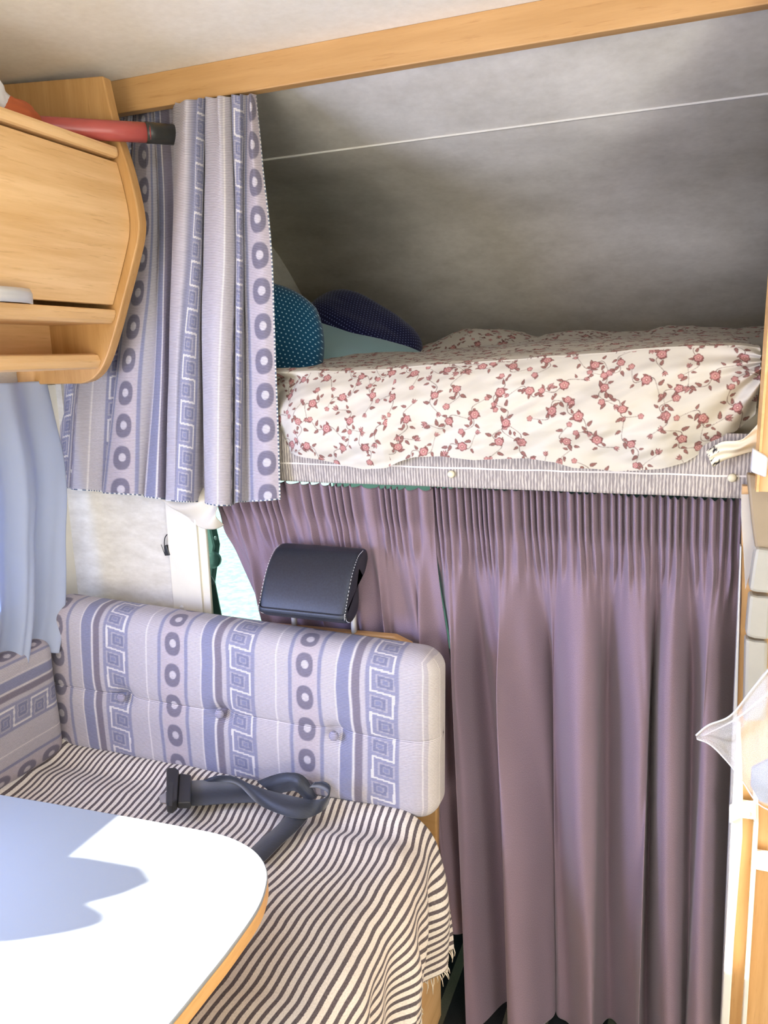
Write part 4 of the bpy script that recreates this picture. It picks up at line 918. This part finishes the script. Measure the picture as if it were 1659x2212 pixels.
# ------------------------------------------------------------------ table
def table():
    root = empty('table', (-1.0, 0.6, 0), 'white dinette table with rounded corner and beech edge in front of the bench', 'table')
    zt_ = 0.75
    edge = [at(-420, 1650, 2, zt_), at(0, 1716, 2, zt_), at(240, 1757, 2, zt_), at(400, 1786, 2, zt_), at(480, 1803, 2, zt_), at(532, 1825, 2, zt_), at(562, 1850, 2, zt_), at(577, 1880, 2, zt_), at(575, 1915, 2, zt_), at(556, 1965, 2, zt_), at(500, 2046, 2, zt_), at(440, 2122, 2, zt_), at(370, 2208, 2, zt_), at(290, 2300, 2, zt_)]
    c = catmull(edge, 80); pts = [tuple(p) for p in c]
    xl = XL+0.085; pts = [(xl, pts[0][1]+0.0, zt_)]+[p for p in pts if p[0] > xl+0.002]+[(pts[-1][0], 0.2, zt_), (xl, 0.2, zt_)]
    prism('tabletop', [(x, y, zt_) for x, y, _ in pts], (0, 0, -0.006), M['white_table'], root, bev=0.0015)
    prism('edge_band', [(x, y, zt_-0.006) for x, y, _ in pts], (0, 0, -0.024), M['edge'], root, bev=0.003)
    V, F = lathe_data((-0.95, 0.5, 0.0), (0, 0, 1), [(0.12, 0.0), (0.12, 0.012), (0.03, 0.02), (0.03, 0.71), (0.07, 0.719)]); mesh('leg', V, F, M['satin'], root)
table()

# ------------------------------------------------------------------ wall bits at left
def cable():
    root = empty('cable', at(360, 1190, 1, 1.49), 'short black cable with plug end hanging from the pillar on the mottled panel', 'cable')
    p = [at(x, y, 1, 1.492) for x, y in ((374, 1152), (364, 1153), (357, 1160), (355, 1172), (356, 1182))]
    tube('wire', catmull(p, 30), 0.0013, M['black_plastic'], root, 8)
    prism('plug', [at(x, y, 1, 1.486) for x, y in ((353, 1179), (359, 1178), (367, 1200), (355, 1201))], (0, 0.01, 0), M['black_plastic'], root, bev=0.002)
    tube('pin', [at(348, 1176, 1, 1.490), at(356, 1198, 1, 1.488)], 0.0007, M['black_plastic'], root, 6)
cable()
V, F = lathe_data(at(393, 1312, 1, YF-0.012), (0, -1, 0), [(0.0055, -0.001), (0.0055, 0.001), (0.003, 0.0028)]); tag(mesh('screw_cap', V, F, M['white_plastic']), 'small white screw cap on the cream pillar', 'screw cap')

# ------------------------------------------------------------------ right side
YR = 1.44
def pxp(name, pts, Y, d, mat, parent=None, bev=0.0):
    return prism(name, [at(x, y, 1, Y) for x, y in pts], (0, d, 0), mat, parent, bev)
xr0 = at(1641, 950, 1, 1.40)[0]
struct(box('wall_wardrobe', xr0+0.003, XR, 1.40, 1.46, 1.262, 2.09, M['beech_z']))
struct(box('trim_7', xr0-0.0, xr0+0.004, 1.396, 1.464, 1.262, 2.09, M['edge']))
xr1 = at(1598, 1400, 1, 1.452)[0]
struct(prism('wall_door_side', [at(1603, 1066, 1, 1.45), at(1602, 1300, 1, 1.45), at(1588, 1600, 1, 1.45), at(1560, 2240, 1, 1.45), (at(1560, 2240, 1, 1.45)[0]+0.002, 1.45, 0.0), (XR, 1.45, 0.0), (XR, 1.45, 1.262), (at(1603, 1066, 1, 1.45)[0], 1.45, 1.262)], (0, 0.02, 0), M['beech_z']))
gp = empty('frame_profile', at(1590, 1700, 1, 1.44), 'thin grey metal profile along the right edge of the purple curtain', 'profile')
pxp('profile', [(1599, 1180), (1602, 1180), (1591, 1600), (1566, 2240), (1556, 2240), (1582, 1600)], 1.44, 0.02, M['satin'], gp, 0.001)
st = empty('door_post', at(1590, 1900, 1, 1.425), 'sunlit white metal upright post at the right, beside the purple curtain', 'post')
pxp('post', [(1592, 1560), (1600, 1560), (1605, 1700), (1604, 1810), (1598, 1880), (1586, 2030), (1574, 2240), (1556, 2240), (1570, 1980), (1579, 1790), (1585, 1690)], 1.42, 0.03, M['white_paint'], st, 0.003)
br = pxp('hinge', [(1576, 1748), (1604, 1738), (1634, 1742), (1634, 1772), (1600, 1768), (1576, 1780)], 1.412, 0.02, M['white_paint'], st, 0.003)
V, F = lathe_data(at(1615, 1757, 1, 1.411), (0, -1, 0), [(0.005, 0), (0.005, 0.001), (0.0035, 0.002)]); mesh('screw', V, F, M['satin'], br)
st2 = empty('door_strip', at(1620, 1950, 1, 1.425), 'thin cream strip edging the wooden door right of the white post', 'strip')
pxp('strip', [(1628, 1700), (1638, 1700), (1639, 1780), (1634, 1870), (1622, 2060), (1611, 2240), (1601, 2240), (1613, 2060), (1624, 1870), (1629, 1780)], 1.425, 0.02, M['white_paint'], st2, 0.002)
pxp('hinge', [(1632, 1845), (1668, 1852), (1668, 1886), (1632, 1879)], 1.416, 0.02, M['white_paint'], st2, 0.003)
# belt pillar cover
bp = empty('pillar_cover', at(1630, 1200, 1, 1.43), 'grey taupe plastic pillar cover below the white clip at the right edge', 'cover')
pxp('upper_cover', [(1614, 1024), (1675, 1036), (1675, 1190), (1632, 1186), (1624, 1130)], 1.425, 0.03, M['taupe'], bp, 0.004)
pxp('middle_cover', [(1632, 1184), (1675, 1190), (1670, 1284), (1636, 1281), (1618, 1277), (1625, 1225)], 1.41, 0.035, M['grey_plastic'], bp, 0.006)
pxp('lower_cover', [(1619, 1285), (1636, 1290), (1668, 1292), (1662, 1384), (1630, 1381), (1611, 1375), (1615, 1325)], 1.408, 0.035, M['grey_plastic'], bp, 0.006)
pxp('base_cover', [(1610, 1380), (1630, 1386), (1660, 1388), (1656, 1560), (1606, 1560)], 1.412, 0.035, M['grey_plastic'], bp, 0.006)
wc = pxp('clip', [(1627, 968), (1660, 988), (1656, 1033), (1622, 1020)], 1.39, 0.02, M['white_plastic'], None, 0.004); tag(wc, 'white plastic clip at the right end of the mattress strip', 'clip')
cf = pxp('clear_bracket', [(1601, 1068), (1618, 1068), (1634, 1190), (1610, 1275), (1606, 1190), (1600, 1110)], 1.435, 0.004, M['clear'], None, 0.001); tag(cf, 'crinkled clear plastic film beside the curtain heading at the right', 'plastic film')
# white tulle hanging in from the right
def net():
    up = catmull([at(1503, 1588, 1, 1.20), at(1530, 1566, 1, 1.20), at(1578, 1545, 1, 1.20), at(1625, 1488, 1, 1.19), at(1665, 1440, 1, 1.18), at(1720, 1370, 1, 1.17)], 60)
    lo = catmull([at(1505, 1596, 1, 1.20), at(1536, 1610, 1, 1.20), at(1575, 1650, 1, 1.20), at(1605, 1690, 1, 1.20), at(1640, 1738, 1, 1.19), at(1700, 1765, 1, 1.18)], 60)
    t = np.linspace(0, 1, 40)[:, None, None]; P = up[None]*(1-t)+lo[None]*t; s = np.linspace(0, 1, 60)[None]
    P[..., 1] += 0.010*np.sin(t[..., 0]*11+s*3)*s+0.006*fbm(t[..., 0]*6, s*5, 2)
    root = sheet('mosquito_net', P, M['net'], uv=P[..., [0, 2]]); tag(root, 'white tulle net end hanging in from the right picture edge', 'net')
    tube('hem', lo, 0.0012, M['white_plastic'], root, 6); tube('hem', up+[0, -0.001, 0], 0.0014, M['white_plastic'], root, 6)
    f1 = catmull([at(1520, 1588, 1, 1.195), at(1590, 1550, 1, 1.19), at(1660, 1492, 1, 1.18), at(1700, 1460, 1, 1.17)], 40); f2 = f1+np.array([0, 0, -0.010])*np.linspace(0.1, 1, 40)[:, None]
    sheet('fold', np.stack([f1, f2], 0), M['net'], root, uv=np.stack([f1, f2], 0)[..., [0, 2]])
    d = pxp('woven_end', [(1624, 1662), (1668, 1640), (1668, 1742), (1640, 1732), (1622, 1700)], 1.205, 0.012, M['denim'], None, 0.003); tag(d, 'blue grey woven cloth behind the white net at the right edge', 'cloth')
net()
